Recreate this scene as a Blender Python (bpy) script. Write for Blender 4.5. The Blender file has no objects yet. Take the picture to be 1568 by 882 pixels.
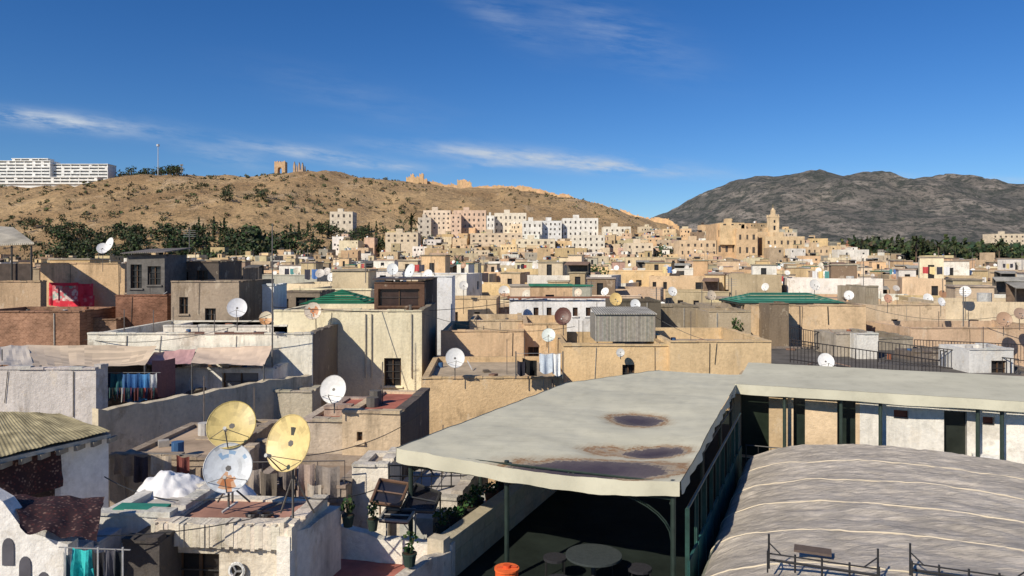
import bpy, math, random
import numpy as np
from mathutils import Vector, Matrix, noise
random.seed(11)
R=random
R2=random.Random(5)
EYE=14.0; F=1141.0
YAW=math.radians(22.8)
A=Vector((math.sin(YAW),math.cos(YAW),0)); B=Vector((math.cos(YAW),-math.sin(YAW),0)); Z=Vector((0,0,1))
def sight(px,py,d):
    # survey reading (bearing, dip, distance north) -> world metres
    return Vector(((px-784)/F*d, d, EYE-(py-400)/F*d))
def ab(a,b,h): # terrace grid: a along terrace, b across, h below eye level
    p=A*a+B*b; return Vector((p.x,p.y,EYE-h))
scene=bpy.context.scene
# ---------------------------------------------------------------- materials
MATS={}
def nm(nt,op,a,b=None,c=None,clamp=False):
    n=nt.nodes.new('ShaderNodeMath'); n.operation=op; n.use_clamp=clamp
    for i,v in enumerate((a,b,c)):
        if v is None: continue
        if isinstance(v,(int,float)): n.inputs[i].default_value=v
        else: nt.links.new(v,n.inputs[i])
    return n.outputs[0]
def mixc(nt,f,a,b,mode='MIX'):
    n=nt.nodes.new('ShaderNodeMix'); n.data_type='RGBA'; n.blend_type=mode
    for i,v in ((0,f),(6,a),(7,b)):
        if isinstance(v,(int,float)): n.inputs[i].default_value=v
        elif isinstance(v,tuple): n.inputs[i].default_value=(v[0],v[1],v[2],1)
        else: nt.links.new(v,n.inputs[i])
    return n.outputs[2]
def ntex(nt,vec,scale,detail=4,rough=.55,mscale=None,rot=None):
    if mscale or rot:
        m=nt.nodes.new('ShaderNodeMapping'); nt.links.new(vec,m.inputs[0])
        if mscale: m.inputs['Scale'].default_value=mscale
        if rot: m.inputs['Rotation'].default_value=rot
        vec=m.outputs[0]
    n=nt.nodes.new('ShaderNodeTexNoise'); nt.links.new(vec,n.inputs['Vector'])
    n.inputs['Scale'].default_value=scale; n.inputs['Detail'].default_value=detail; n.inputs['Roughness'].default_value=rough
    return n.outputs['Fac']
def mrange(nt,v,a,b,c,d):
    n=nt.nodes.new('ShaderNodeMapRange'); nt.links.new(v,n.inputs[0])
    for i,x in enumerate((a,b,c,d)): n.inputs[i+1].default_value=x
    return n.outputs[0]
def newmat(name):
    m=bpy.data.materials.new(name); m.use_nodes=True; nt=m.node_tree
    bs=nt.nodes['Principled BSDF']; bs.inputs['Roughness'].default_value=.9
    bs.inputs['Specular IOR Level'].default_value=.2
    g=nt.nodes.new('ShaderNodeNewGeometry')
    at=nt.nodes.new('ShaderNodeAttribute'); at.attribute_name='Col'
    MATS[name]=m
    return m,nt,bs,g.outputs['Position'],at.outputs['Color']
def bump(nt,bs,h,strength,dist=.02):
    b=nt.nodes.new('ShaderNodeBump'); b.inputs['Strength'].default_value=strength; b.inputs['Distance'].default_value=dist
    nt.links.new(h,b.inputs['Height']); nt.links.new(b.outputs[0],bs.inputs['Normal'])
def plaster(name,dirt,patch,bs_=.5):
    m,nt,bs,pos,col=newmat(name)
    n1=mrange(nt,ntex(nt,pos,.33,5),.35,.65,.84,1.08)
    st=mrange(nt,ntex(nt,pos,1.0,8,.72,(2.6,2.6,.30)),.47,.70,1.0,1.0-dirt)
    area=mrange(nt,ntex(nt,pos,.45,3),.40,.58,0,1)
    st=nm(nt,'ADD',nm(nt,'MULTIPLY',st,area),nm(nt,'SUBTRACT',1.0,area))
    fine=mrange(nt,ntex(nt,pos,7,6,.7),.3,.7,.86,1.12)
    f=nm(nt,'MULTIPLY',nm(nt,'MULTIPLY',n1,st),fine)
    c=mixc(nt,1.0,col,f,'MULTIPLY')
    pm=mrange(nt,ntex(nt,pos,.75,10,.74),.55,.63,0,patch)
    c=mixc(nt,pm,c,mixc(nt,.5,c,(.22,.16,.095)))
    sp=mrange(nt,ntex(nt,pos,3.2,9,.78),.60,.66,0,patch*.7)
    c=mixc(nt,sp,c,mixc(nt,.55,c,(.15,.115,.08)))
    pl=mrange(nt,ntex(nt,pos,1.3,8,.68,(1,1,.6)),.59,.62,0,patch*.8)
    c=mixc(nt,pl,c,mixc(nt,.45,c,(.66,.57,.44)))
    nt.links.new(c,bs.inputs['Base Color'])
    bump(nt,bs,ntex(nt,pos,9,7,.7),bs_,.04)
    return m
plaster('plaster',.34,.6,.7)
plaster('plaster_old',.5,.9,.9)
plaster('plaster_far',.38,.75,.4)
def simple(name,rough=.8,spec=.3,metal=0,ns=4,lo=.8,hi=1.12,bumps=.2,bscale=12):
    m,nt,bs,pos,col=newmat(name)
    f=mrange(nt,ntex(nt,pos,ns,6,.65),.3,.7,lo,hi)
    nt.links.new(mixc(nt,1.0,col,f,'MULTIPLY'),bs.inputs['Base Color'])
    bs.inputs['Roughness'].default_value=rough; bs.inputs['Specular IOR Level'].default_value=spec; bs.inputs['Metallic'].default_value=metal
    if bumps: bump(nt,bs,ntex(nt,pos,bscale,6,.7),bumps,.02)
    return m
simple('pane',.25,.5,0,2,.6,1.2,0)
simple('wood',.7,.3,0,3,.55,1.2,.3)
simple('metal',.5,.5,.0,6,.65,1.15,.1)
simple('dish',.45,.4,0,9,.86,1.06,0)
simple('fabric',.95,.1,0,14,.8,1.1,.4,30)
simple('foliage',.8,.15,0,.8,.6,1.4,0)
simple('trunk',.9,.1,0,5,.7,1.2,.5)
simple('tarp',.7,.25,0,1.2,.82,1.08,.3,5)
simple('roof',.95,.1,0,.8,.55,1.2,.5,5)
simple('tile',.8,.2,0,2,.75,1.15,.2)
simple('clay',.8,.2,0,8,.8,1.1,.1)
simple('white_plastic',.5,.4,0,2.5,.82,1.05,.8,4)
m,nt,bs,pos,col=newmat('corrugated')
w=nt.nodes.new('ShaderNodeTexWave'); w.inputs['Scale'].default_value=2.6; w.inputs['Distortion'].default_value=.3
nt.links.new(pos,w.inputs['Vector'])
f=mrange(nt,w.outputs['Fac'],0,1,.6,1.1); f2=mrange(nt,ntex(nt,pos,1.2,6),.35,.65,.7,1.1)
nt.links.new(mixc(nt,1.0,col,nm(nt,'MULTIPLY',f,f2),'MULTIPLY'),bs.inputs['Base Color']); bump(nt,bs,w.outputs['Fac'],.6,.05)
m,nt,bs,pos,col=newmat('brick')
mp=nt.nodes.new('ShaderNodeMapping'); mp.inputs['Rotation'].default_value=(math.radians(90),0,0); nt.links.new(pos,mp.inputs[0])
bt=nt.nodes.new('ShaderNodeTexBrick'); nt.links.new(mp.outputs[0],bt.inputs['Vector'])
bt.inputs['Color1'].default_value=(1,.95,.9,1); bt.inputs['Color2'].default_value=(.6,.55,.5,1); bt.inputs['Mortar'].default_value=(1.1,1.1,1.05,1)
bt.inputs['Scale'].default_value=3.2; bt.inputs['Mortar Size'].default_value=.02
f2=mrange(nt,ntex(nt,pos,.6,7,.7),.35,.65,.5,1.2)
nt.links.new(mixc(nt,1.0,mixc(nt,1.0,col,bt.outputs['Color'],'MULTIPLY'),f2,'MULTIPLY'),bs.inputs['Base Color']); bump(nt,bs,ntex(nt,pos,8,6,.7),.6,.05)
def rug(name,c1,c2,c3,sc,lo=.25,hi=.45):
    m,nt,bs,pos,col=newmat(name)
    v=nt.nodes.new('ShaderNodeTexVoronoi'); v.inputs['Scale'].default_value=sc; nt.links.new(pos,v.inputs['Vector'])
    t=mrange(nt,v.outputs['Distance'],lo,hi,0,1)
    k=mrange(nt,ntex(nt,pos,sc*.5,2),.5,.56,0,1)
    nt.links.new(mixc(nt,t,mixc(nt,k,c1,c3),c2),bs.inputs['Base Color'])
rug('rug_dark',(.085,.03,.03),(.04,.022,.025),(.19,.12,.10),16)
rug('rug_red',(.62,.03,.05),(.7,.05,.08),(.7,.2,.2),2.6)
rug('rug_pale',(.70,.58,.54),(.55,.16,.18),(.28,.48,.42),4,.45,.62)
m,nt,bs,pos,col=newmat('canopy_fabric')
sa=nt.nodes.new('ShaderNodeAttribute'); sa.attribute_name='Col'
sep=nt.nodes.new('ShaderNodeSeparateColor'); nt.links.new(sa.outputs['Color'],sep.inputs[0])
stain=nm(nt,'ADD',sep.outputs[0],mrange(nt,ntex(nt,pos,2.6,6,.66),.3,.7,-.11,.11))
cr=nt.nodes.new('ShaderNodeValToRGB'); nt.links.new(stain,cr.inputs[0])
e=cr.color_ramp.elements; base=(.56,.54,.425,1)
e[0].position=.2; e[0].color=base
e[1].position=.95; e[1].color=(.075,.062,.08,1)
for p,c in ((.38,(.48,.43,.32,1)),(.47,(.29,.17,.09,1)),(.54,(.40,.33,.24,1)),(.62,(.13,.11,.115,1))):
    q=e.new(p); q.color=c
f=mrange(nt,ntex(nt,pos,.55,6,.6),.35,.65,.90,1.05)
f=nm(nt,'MULTIPLY',f,mrange(nt,ntex(nt,pos,1.5,7,.7),.5,.72,1.0,.84))
nt.links.new(mixc(nt,1.0,cr.outputs[0],f,'MULTIPLY'),bs.inputs['Base Color']); bs.inputs['Roughness'].default_value=.9; bs.inputs['Specular IOR Level'].default_value=.1
h=nm(nt,'ADD',ntex(nt,pos,1.2,4,.6,(.5,3,1),(0,0,YAW)),nm(nt,'MULTIPLY',ntex(nt,pos,30,2),.12))
bump(nt,bs,h,.3,.05)
m,nt,bs,pos,col=newmat('plastic_sheet')
wr=ntex(nt,pos,1.6,10,.74,(.40,3.4,.8),(0,0,YAW)); wr2=ntex(nt,pos,5.5,8,.75,(.45,2.4,.6),(0,0,YAW+.35)); wr3=ntex(nt,pos,1.1,7,.7)
cf=mrange(nt,wr,.36,.66,.80,1.12); cf2=mrange(nt,wr2,.36,.66,.82,1.14); cf3=mrange(nt,wr3,.38,.64,.76,1.12)
c=mixc(nt,1.0,col,nm(nt,'MULTIPLY',nm(nt,'MULTIPLY',cf,cf2),cf3),'MULTIPLY')
nt.links.new(c,bs.inputs['Base Color']); bs.inputs['Roughness'].default_value=.6; bs.inputs['Specular IOR Level'].default_value=.25
bump(nt,bs,nm(nt,'ADD',wr,nm(nt,'MULTIPLY',wr2,.9)),.85,.08)
m,nt,bs,pos,col=newmat('dry_ground')
n1=ntex(nt,pos,.012,8,.62); n2=ntex(nt,pos,.09,8,.72); n3=ntex(nt,pos,.035,6,.6,(1,.4,1)); n4=ntex(nt,pos,.30,5,.7)
c=mixc(nt,mrange(nt,n1,.38,.62,0,1),(.38,.245,.125),(.57,.395,.21))
c=mixc(nt,mrange(nt,n2,.52,.62,0,.6),c,(.19,.14,.075))
c=mixc(nt,mrange(nt,n3,.58,.66,0,.6),c,(.62,.46,.29))
c=mixc(nt,mrange(nt,n4,.55,.62,0,.6),c,(.16,.13,.065))
nt.links.new(c,bs.inputs['Base Color']); bump(nt,bs,n2,1.0,6.0)
m,nt,bs,pos,col=newmat('hazy_mountain_rock')
n1=ntex(nt,pos,.0022,8,.6); n2=ntex(nt,pos,.012,10,.8); n3=ntex(nt,pos,.006,9,.76,(1,.6,3)); n4=ntex(nt,pos,.035,6,.75)
c=mixc(nt,mrange(nt,n1,.4,.6,0,1),(.21,.205,.19),(.36,.32,.275))  # rock tones tinted to carry some distance haze
c=mixc(nt,mrange(nt,n2,.48,.55,0,.85),c,(.105,.12,.11))
c=mixc(nt,mrange(nt,n3,.53,.61,0,.8),c,(.56,.49,.42))
c=mixc(nt,mrange(nt,n4,.51,.56,0,.8),c,(.08,.095,.085))
nt.links.new(c,bs.inputs['Base Color']); bump(nt,bs,n2,1.0,55)
# ---------------------------------------------------------------- mesh builder
class MB:
    def __init__(s): s.v=[];s.f=[];s.m=[];s.c=[];s.names=[]
    def mi(s,n):
        if n not in s.names: s.names.append(n)
        return s.names.index(n)
    def poly(s,pts,mat,col):
        i=len(s.v); s.v.extend([(p[0],p[1],p[2]) for p in pts]); s.f.append(tuple(range(i,i+len(pts)))); s.m.append(s.mi(mat)); s.c.append(col)
    def box(s,o,a,b,c,mat,col,top=None):
        p=[o,o+a,o+a+b,o+b,o+c,o+a+c,o+a+b+c,o+b+c]
        for q in ((0,1,5,4),(1,2,6,5),(2,3,7,6),(3,0,4,7),(0,3,2,1)): s.poly([p[i] for i in q],mat,col)
        s.poly([p[i] for i in (4,5,6,7)],mat if top is None else 'roof',col if top is None else top)
    def slab(s,pts,ex,mat,col):
        n=len(pts); q=[p+ex for p in pts]
        s.poly(pts,mat,col); s.poly(q[::-1],mat,col)
        for i in range(n): s.poly([pts[i],pts[(i+1)%n],q[(i+1)%n],q[i]],mat,col)
    def cyl(s,p0,p1,r,mat,col,n=8,r2=None):
        if r2 is None: r2=r
        d=(p1-p0); 
        if d.length<1e-6: return
        d.normalize(); u=d.orthogonal().normalized(); w=d.cross(u)
        a=[p0+(u*math.cos(t)+w*math.sin(t))*r for t in [2*math.pi*i/n for i in range(n)]]
        b=[p1+(u*math.cos(t)+w*math.sin(t))*r2 for t in [2*math.pi*i/n for i in range(n)]]
        for i in range(n): s.poly([a[i],a[(i+1)%n],b[(i+1)%n],b[i]],mat,col)
        if n>4: s.poly(a[::-1],mat,col)
        s.poly(b,mat,col)
    def grid(s,fn,nu,nv,mat,colfn):
        i0=len(s.v); mi=s.mi(mat)
        for j in range(nv+1):
            for i in range(nu+1):
                p=fn(i/nu,j/nv); s.v.append((p[0],p[1],p[2]))
        for j in range(nv):
            for i in range(nu):
                a=i0+j*(nu+1)+i; s.f.append((a,a+1,a+nu+2,a+nu+1)); s.m.append(mi)
                s.c.append(colfn((i+.5)/nu,(j+.5)/nv) if callable(colfn) else colfn)
    def obj(s,name,parent=None,smooth=False,origin=True):
        if not s.v: return None
        v=np.array(s.v,dtype=np.float64)
        o=np.array([0,0,0.])
        if origin and parent is None:
            o=np.array([(v[:,0].min()+v[:,0].max())/2,(v[:,1].min()+v[:,1].max())/2,v[:,2].min()]); v=v-o
        me=bpy.data.meshes.new(name+'_mesh'); me.from_pydata(v.tolist(),[],s.f)
        for n in s.names: me.materials.append(MATS[n])
        me.polygons.foreach_set('material_index',s.m)
        lens=[len(f) for f in s.f]
        c=np.ones((len(s.f),4)); c[:,:3]=np.array([tuple(x)[:3] for x in s.c]); c=np.repeat(c,lens,axis=0)
        at=me.color_attributes.new('Col','FLOAT_COLOR','CORNER'); at.data.foreach_set('color',c.astype(np.float32).ravel())
        if smooth: me.polygons.foreach_set('use_smooth',[True]*len(s.f))
        me.update()
        ob=bpy.data.objects.new(name,me); ob.location=o; scene.collection.objects.link(ob)
        if parent: ob.parent=parent; ob.matrix_parent_inverse=Matrix.Translation(-Vector(parent.location))
        return ob
# ---------------------------------------------------------------- palettes
OCH=(.66,.47,.27); TAN=(.58,.45,.29); CREAM=(.73,.61,.42); WHITE=(.80,.76,.68); GREY=(.40,.36,.30); BROWN=(.36,.255,.165); PINK=(.60,.41,.30); DK=(.04,.035,.03)
ROOF=(.38,.32,.25)
def jit(c,a=.08):
    k=1+R.uniform(-a,a)*1.5
    return tuple(min(.87,max(.01,x*k*(1+R.uniform(-a,a)*.4))) for x in c)
def palette():
    t=R.random()
    if t<.29: return jit(OCH,.14)
    if t<.54: return jit(TAN,.16)
    if t<.72: return jit(CREAM,.12)
    if t<.82: return jit(WHITE,.06)
    if t<.87: return jit(PINK,.12)
    if t<.95: return jit(BROWN,.18)
    return jit(GREY,.15)
# ---------------------------------------------------------------- building parts
def wall(mb,p,U,N,W,H,wins,mat,col,inset=.2,detail=False):
    us={0.0,W}; vs={0.0,H}; ok=[]
    for w in wins:
        u0,u1,v0,v1=w[:4]
        if u0<.1 or u1>W-.1 or v0<0 or v1>H-.1: continue
        if any(not(u1<k[0]-.05 or u0>k[1]+.05 or v1<k[2]-.05 or v0>k[3]+.05) for k in ok): continue
        ok.append(w); us|={u0,u1}; vs|={v0,v1}
    us=sorted(us); vs=sorted(vs)
    P=lambda u,v,n=0: p+U*u+Z*v+N*n
    for i in range(len(us)-1):
        for j in range(len(vs)-1):
            cu=(us[i]+us[i+1])/2; cv=(vs[j]+vs[j+1])/2
            if any(k[0]<cu<k[1] and k[2]<cv<k[3] for k in ok): continue
            mb.poly([P(us[i],vs[j]),P(us[i+1],vs[j]),P(us[i+1],vs[j+1]),P(us[i],vs[j+1])],mat,col)
    for k in ok:
        u0,u1,v0,v1=k[:4]; pc=k[4] if len(k)>4 else (.03,.028,.028)
        mb.poly([P(u0,v0,-inset),P(u1,v0,-inset),P(u1,v1,-inset),P(u0,v1,-inset)],'pane',pc)
        for a,b in (((u0,v0),(u1,v0)),((u1,v0),(u1,v1)),((u1,v1),(u0,v1)),((u0,v1),(u0,v0))):
            mb.poly([P(*a),P(*b),P(b[0],b[1],-inset),P(a[0],a[1],-inset)],mat,tuple(x*.95 for x in col))
        if detail:
            fr=.05; wc=(.12,.07,.04)
            for x in (u0+.02,(u0+u1)/2-fr/2,u1-fr-.02): mb.box(P(x,v0,-inset+.02),U*fr,N*.05,Z*(v1-v0),'wood',wc)
            n=max(2,int((v1-v0)/.3))
            for q in range(1,n): mb.box(P(u0+.01,v0+(v1-v0)*q/n,-inset+.075),U*(u1-u0-.02),N*.02,Z*.02,'metal',(.05,.05,.05))
            mb.box(P(u0-.08,v0-.09,-.02),U*(u1-u0+.16),N*.1,Z*.085,mat,tuple(min(1,x*1.1) for x in col))
def autowins(W,H,dens,top=1.2):
    w=[]; v=H-top
    for st in range(3):
        u=R.uniform(.4,1.6)
        while u<W-1.0:
            if R.random()<dens:
                ww=R.choice((.55,.7,.9,1.1)); hh=R.choice((.7,1.0,1.3)); w.append((u,u+ww,v-hh-R.uniform(0,.25),v-R.uniform(0,.02)))
            u+=R.uniform(1.4,2.6)
        v-=2.9
    return w
def body(mb,o,yaw,W,D,H,col,mat='plaster_far',par=.7,fw=None,sw=None,roofc=None,detail=False,lw=None,shade_side=None):
    U=Vector((math.cos(yaw),-math.sin(yaw),0)); V=Vector((math.sin(yaw),math.cos(yaw),0)); t=min(.25,D*.3)
    shade_side=shade_side or col  # right wall can take a darker colour, its shade painted in
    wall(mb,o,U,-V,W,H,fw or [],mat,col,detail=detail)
    wall(mb,o+U*W,V,U,D,H,sw or [],mat,shade_side,detail=detail)
    wall(mb,o+V*D,-V,-U,D,H,lw or [],mat,col)
    wall(mb,o+U*W+V*D,-U,V,W,H,[],mat,col)
    P=lambda u,v,h:o+U*u+V*v+Z*h
    oc=[P(0,0,H),P(W,0,H),P(W,D,H),P(0,D,H)]; ic=[P(t,t,H),P(W-t,t,H),P(W-t,D-t,H),P(t,D-t,H)]
    lo=[x-Z*par for x in ic]; tc=tuple(x*.9 for x in col)
    for i in range(4):
        j=(i+1)%4
        mb.poly([oc[i],oc[j],ic[j],ic[i]],mat,tc); mb.poly([ic[i],ic[j],lo[j],lo[i]],mat,tc)
    mb.poly(lo,'roof',roofc or jit(ROOF,.15))
    return U,V,P
def dish_part(mb,c,n,r,col,pole,nseg=10,colfn=None,arm=True,rings=2,pcol=(.2,.19,.18)):
    n=n.normalized(); u=Z.cross(n).normalized(); w=n.cross(u)
    def S(rr,t):
        return c+u*(math.cos(t)*rr*r*.94)+w*(math.sin(t)*rr*r)+n*(rr*rr*.16*r-.16*r)
    for k in range(rings):
        r0,r1=k/rings,(k+1)/rings
        for i in range(nseg):
            t0,t1=2*math.pi*i/nseg,2*math.pi*(i+1)/nseg
            cc=colfn((r0+r1)/2*math.cos((t0+t1)/2),(r0+r1)/2*math.sin((t0+t1)/2)) if colfn else col
            pts=[S(r0,t0),S(r1,t0),S(r1,t1),S(r0,t1)] if r0>0 else [S(0,0),S(r1,t0),S(r1,t1)]
            mb.poly(pts,'dish',cc)
    if nseg>12: 
        for i in range(nseg): mb.cyl(S(1,2*math.pi*i/nseg),S(1,2*math.pi*(i+1)/nseg),r*.018,'dish',tuple(x*.8 for x in col),5)
    if arm:
        e=c+n*(r*.95)-w*(r*.55)
        rr=max(.012,r*.022)
        mb.cyl(S(.98,-math.pi/2),e,rr,'metal',pcol,5); mb.cyl(e+n*r*.05,e-n*(r*.18),r*.07,'metal',(.55,.55,.52),8)
        if nseg>12:
            mb.cyl(S(.95,math.radians(-145)),e,rr*.6,'metal',pcol,4); mb.cyl(S(.95,math.radians(-35)),e,rr*.6,'metal',pcol,4)
    back=c-n*(.16*r+.12*r)
    mb.cyl(c-n*.15*r,back,r*.12,'metal',pcol,6)
    if pole: mb.cyl(Vector((back.x,back.y,c.z-pole)),back+Z*.05,max(.02,r*.05),'metal',pcol,6)
def clutter(mb,P,W,D,H,par,near):
    z=H-par
    col=palette()
    U_=(P(1,0,0)-P(0,0,0)); V_=(P(0,1,0)-P(0,0,0))
    if R.random()<.6:
        w=R.uniform(1.8,min(4.5,W*.55)); d=R.uniform(1.8,min(4,D*.5)); u=R.uniform(.3,W-w-.3); v=R.uniform(.5,max(.6,D-d-.3)); h=R.uniform(1.9,2.9)
        o=P(u,v,z)
        wn=[(w*.35,w*.35+.7,0.02,min(1.9,h-.2))] if R.random()<.6 and w>1.9 else []
        wall(mb,o,U_,-V_,w,h,wn,'plaster_far',col); wall(mb,o+U_*w,V_,U_,d,h,[],'plaster_far',col)
        wall(mb,o+V_*d,-V_,-U_,d,h,[],'plaster_far',col); wall(mb,o+U_*w+V_*d,-U_,V_,w,h,[],'plaster_far',col)
        mb.box(o+Z*h-U_*.12-V_*.12,U_*(w+.24),V_*(d+.24),Z*.14,'roof',jit(ROOF,.2) if R.random()<.95 else (.05,.22,.14))
    if R.random()<.35:
        w=R.uniform(1.5,3.5); u=R.uniform(.3,max(.4,W-w-.3)); o=P(u,R.uniform(.5,D*.4),z)
        mb.slab([o+Z*1.8,o+U_*w+Z*1.8,o+U_*w+V_*1.8+Z*2.2,o+V_*1.8+Z*2.2],Z*.05,'corrugated',R.choice(((.4,.38,.34),(.3,.2,.15),(.15,.14,.13),(.5,.48,.42))))
        mb.box(o+V_*1.7,U_*w,V_*.08,Z*2.1,'wood',R.choice(((.1,.09,.08),(.2,.14,.1),(.05,.05,.05))))
        for q in (o,o+U_*w): mb.cyl(q,q+Z*1.8,.05,'metal',(.12,.1,.08),4)
    for _ in range(R.choice((0,1,1,2,2,3)) if near else R.choice((0,0,0,1,1,2))):
        p=P(R.uniform(.4,W-.4),R.uniform(.2,D*.9),z+R.uniform(.8,1.7)); r=R.uniform(.38,.55) if near else R.uniform(.45,.7)
        n=Vector((R.uniform(-.75,.1),-.8,R.uniform(.3,.6))); c=R.choice(((.74,.73,.7),(.68,.66,.62),(.76,.76,.74),(.55,.5,.4),(.35,.2,.12),(.5,.46,.42)))
        dish_part(mb,p,n,r,c,p.z-(P(0,0,z)).z,8 if not near else 12,arm=near,rings=2)
    if R.random()<.22:
        p=P(R.uniform(.6,W-.6),R.uniform(.6,D-.6),z)
        mb.cyl(p,p+Z*R.uniform(.9,1.4),R.uniform(.4,.6),'metal',R.choice(((.6,.6,.58),(.05,.12,.3),(.06,.06,.06),(.5,.5,.48))),10)
    if R.random()<.18:
        u=R.uniform(.3,W*.4); v=R.uniform(.5,D*.5)
        for i in range(R.randint(2,5)):
            q=P(u+i*.75,v,z+1.7)
            if u+i*.75+.6>W: break
            cloth(mb,q,P(u+i*.75+.6,v,z+1.7),R.uniform(.7,1.1),R.choice(((.7,.7,.7),(.1,.2,.45),(.5,.08,.08),(.75,.6,.3),(.1,.3,.3),(.06,.06,.08))),n=3,m=2)
    if R.random()<.25:
        p=P(R.uniform(.6,W-.6),R.uniform(.6,D-.6),z); h=R.uniform(2.5,5); mb.cyl(p,p+Z*h,.04 if near else .07,'metal',(.15,.14,.13),4)
def cloth(mb,p0,p1,drop,col,mat='fabric',n=8,m=5,amp=.05,seed=None):
    d=p1-p0; N=Vector((d.y,-d.x,0)).normalized(); s=R.random()*50 if seed is None else seed
    def fn(u,v):
        a=amp*(.3+v)
        return p0+d*u-Z*(drop*v*(1+.05*math.sin(s+u*5)))+N*(a*math.sin(u*9+s)+a*.6*noise.noise(Vector((u*4+s,v*3,s))))-Z*(.04*math.sin(u*math.pi))
    mb.grid(fn,n,m,mat,col)
def tarp(mb,c00,c10,c11,c01,sag,col,mat='tarp',n=16,wr=.05,colfn=None):
    s=R.random()*40
    def fn(u,v):
        p=c00*(1-u)*(1-v)+c10*u*(1-v)+c11*u*v+c01*(1-u)*v
        return p-Z*(sag*16*u*(1-u)*v*(1-v))+Z*(wr*noise.noise(Vector((u*5+s,v*5,s)))+wr*.5*noise.noise(Vector((u*13+s,v*4,s))))
    mb.grid(fn,n,n,mat,colfn or col)
def railing(mb,p0,p1,h,step,r=.02,col=(.02,.02,.02),bars=True,mids=2):
    L=(p1-p0).length; n=max(1,int(L/step))
    for i in range(n+1):
        p=p0.lerp(p1,i/n); mb.cyl(p,p+Z*h,r if i%6==0 else r*.6,'metal',col,5)
    for k in range(mids): 
        z=h*(1-k*.85/max(1,mids-1)) if mids>1 else h
        mb.cyl(p0+Z*z,p1+Z*z,r,'metal',col,5)
def leafball(mb,c,rx,rz,n,size,cols,mat='foliage'):
    for _ in range(n):
        while True:
            q=Vector((R.uniform(-1,1),R.uniform(-1,1),R.uniform(-1,1)))
            if .1<q.length<1: break
        q=q*(.55+.45*R.random())/max(.6,q.length) if R.random()<.5 else q
        p=c+Vector((q.x*rx,q.y*rx,q.z*rz))
        a=Vector((R.gauss(0,1),R.gauss(0,1),R.gauss(0,1))).normalized(); b=a.orthogonal().normalized()
        b=(b+a.cross(b)*R.uniform(-1,1)).normalized(); s=size*R.uniform(.5,1.3)
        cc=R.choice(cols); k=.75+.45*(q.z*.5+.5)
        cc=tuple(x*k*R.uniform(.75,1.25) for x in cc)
        mb.poly([p-a*s*.5,p+b*s*.42,p+a*s*.5,p-b*s*.42],mat,cc)
GREENS=((.04,.06,.025),(.06,.075,.035),(.032,.05,.025),(.075,.085,.045))
DRYG=((.10,.10,.05),(.08,.085,.04),(.12,.11,.065))
def tree(mb,p,h,w,n,cols=GREENS,size=None,kind='round'):
    th=h*.25; size=size or h*.14
    mb.cyl(p-Z*1,p+Z*h*.5,h*.03,'trunk',(.12,.09,.06),6,h*.012)
    if kind=='cypress':
        for k in range(6):
            f=k/5; leafball(mb,p+Z*(h*(.12+.8*f)),w*.5*(1-.75*f),h*.13,n//6,size*.8,cols)
        return
    nb=R.randint(4,7)
    for k in range(nb):
        an=R.uniform(0,6.28); rr=R.uniform(.1,.6)*w*.5; c=p+Vector((math.cos(an)*rr,math.sin(an)*rr,h*R.uniform(.30,.80)))
        mb.cyl(p+Z*th,c,h*.014,'trunk',(.12,.09,.06),4,h*.006)
        leafball(mb,c,w*R.uniform(.22,.36),h*R.uniform(.14,.22),n//nb,size,cols)
def palm(mb,p,h):
    mb.cyl(p-Z,p+Z*h,h*.025,'trunk',(.14,.10,.07),6,h*.018); t=p+Z*h
    for i in range(22):
        an=i*2.4; el=R.uniform(-.3,1.1); L=h*.34; prev=t; d=Vector((math.cos(an)*math.cos(el),math.sin(an)*math.cos(el),math.sin(el)))
        sd=Vector((-math.sin(an),math.cos(an),0))*h*.025
        for k in range(4):
            q=prev+d*L/4; mb.poly([prev-sd,prev+sd,q+sd*(.9-k*.28),q-sd*(.9-k*.28)],'foliage',(.045,.06,.025)); prev=q; d=(d-Z*.35).normalized()
# ---------------------------------------------------------------- terrain
CR=[(-2500,120),(-1500,105),(-900,98),(-618,99),(-460,105),(-382,112),(-279,118),(-208,118),(-145,106),(-66,99),(13,97),(60,89),(107,77),(170,53),(215,33),(289,12),(400,4),(900,4),(9000,4)]
cx=[c[0] for c in CR]; cz=[c[1] for c in CR]
def sst(a,b,x):
    t=min(1,max(0,(x-a)/(b-a))); return t*t*(3-2*t)
def ground(x,y):
    k=sst(310,900,y)*(1-sst(920,1700,y)*.9)
    hh=float(np.interp(x,cx,cz))*k
    hh+=11*math.exp(-((x-155)/60)**2-((y-470)/90)**2)
    if y>380 and hh>4:
        a=min(1,(hh-4)/40)*(1-.5*sst(800,900,y))
        hh+=a*(8*noise.fractal(Vector((x*.012,y*.006,3.1)),1,2,5)-8*abs(noise.noise(Vector((x*.03,y*.008,7)))))+1.6*a*noise.noise(Vector((x*.08,y*.08,1)))
    return hh
xs=list(np.arange(-900,620,7.0)); xs=[-9000,-6000,-4000,-2800,-2000,-1500,-1200,-1050]+xs+[700,850,1100,1500,2200,3200,4500,6500,9000]
ys=[-400,-100,100,200]+list(np.arange(260,1000,7.0))+[1020,1060,1120,1200,1300,1450,1650,1900,2300,3000,4200,6000,9500]
mb=MB(); nx=len(xs)
for y in ys:
    for x in xs: mb.v.append((x,y,ground(x,y)))
mi=mb.mi('dry_ground')
for j in range(len(ys)-1):
    for i in range(nx-1):
        a=j*nx+i; mb.f.append((a,a+1,a+nx+1,a+nx)); mb.m.append(mi); mb.c.append((.4,.3,.2))
mb.obj('ground',smooth=True,origin=False)
MC=[(200,90),(330,120),(450,165),(560,190),(653,215),(853,300),(986,385),(1219,448),(1452,450),(1718,424),(1950,420),(2118,438),(2285,412),(2610,404),(3400,360),(4600,300),(6500,200)]
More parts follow.
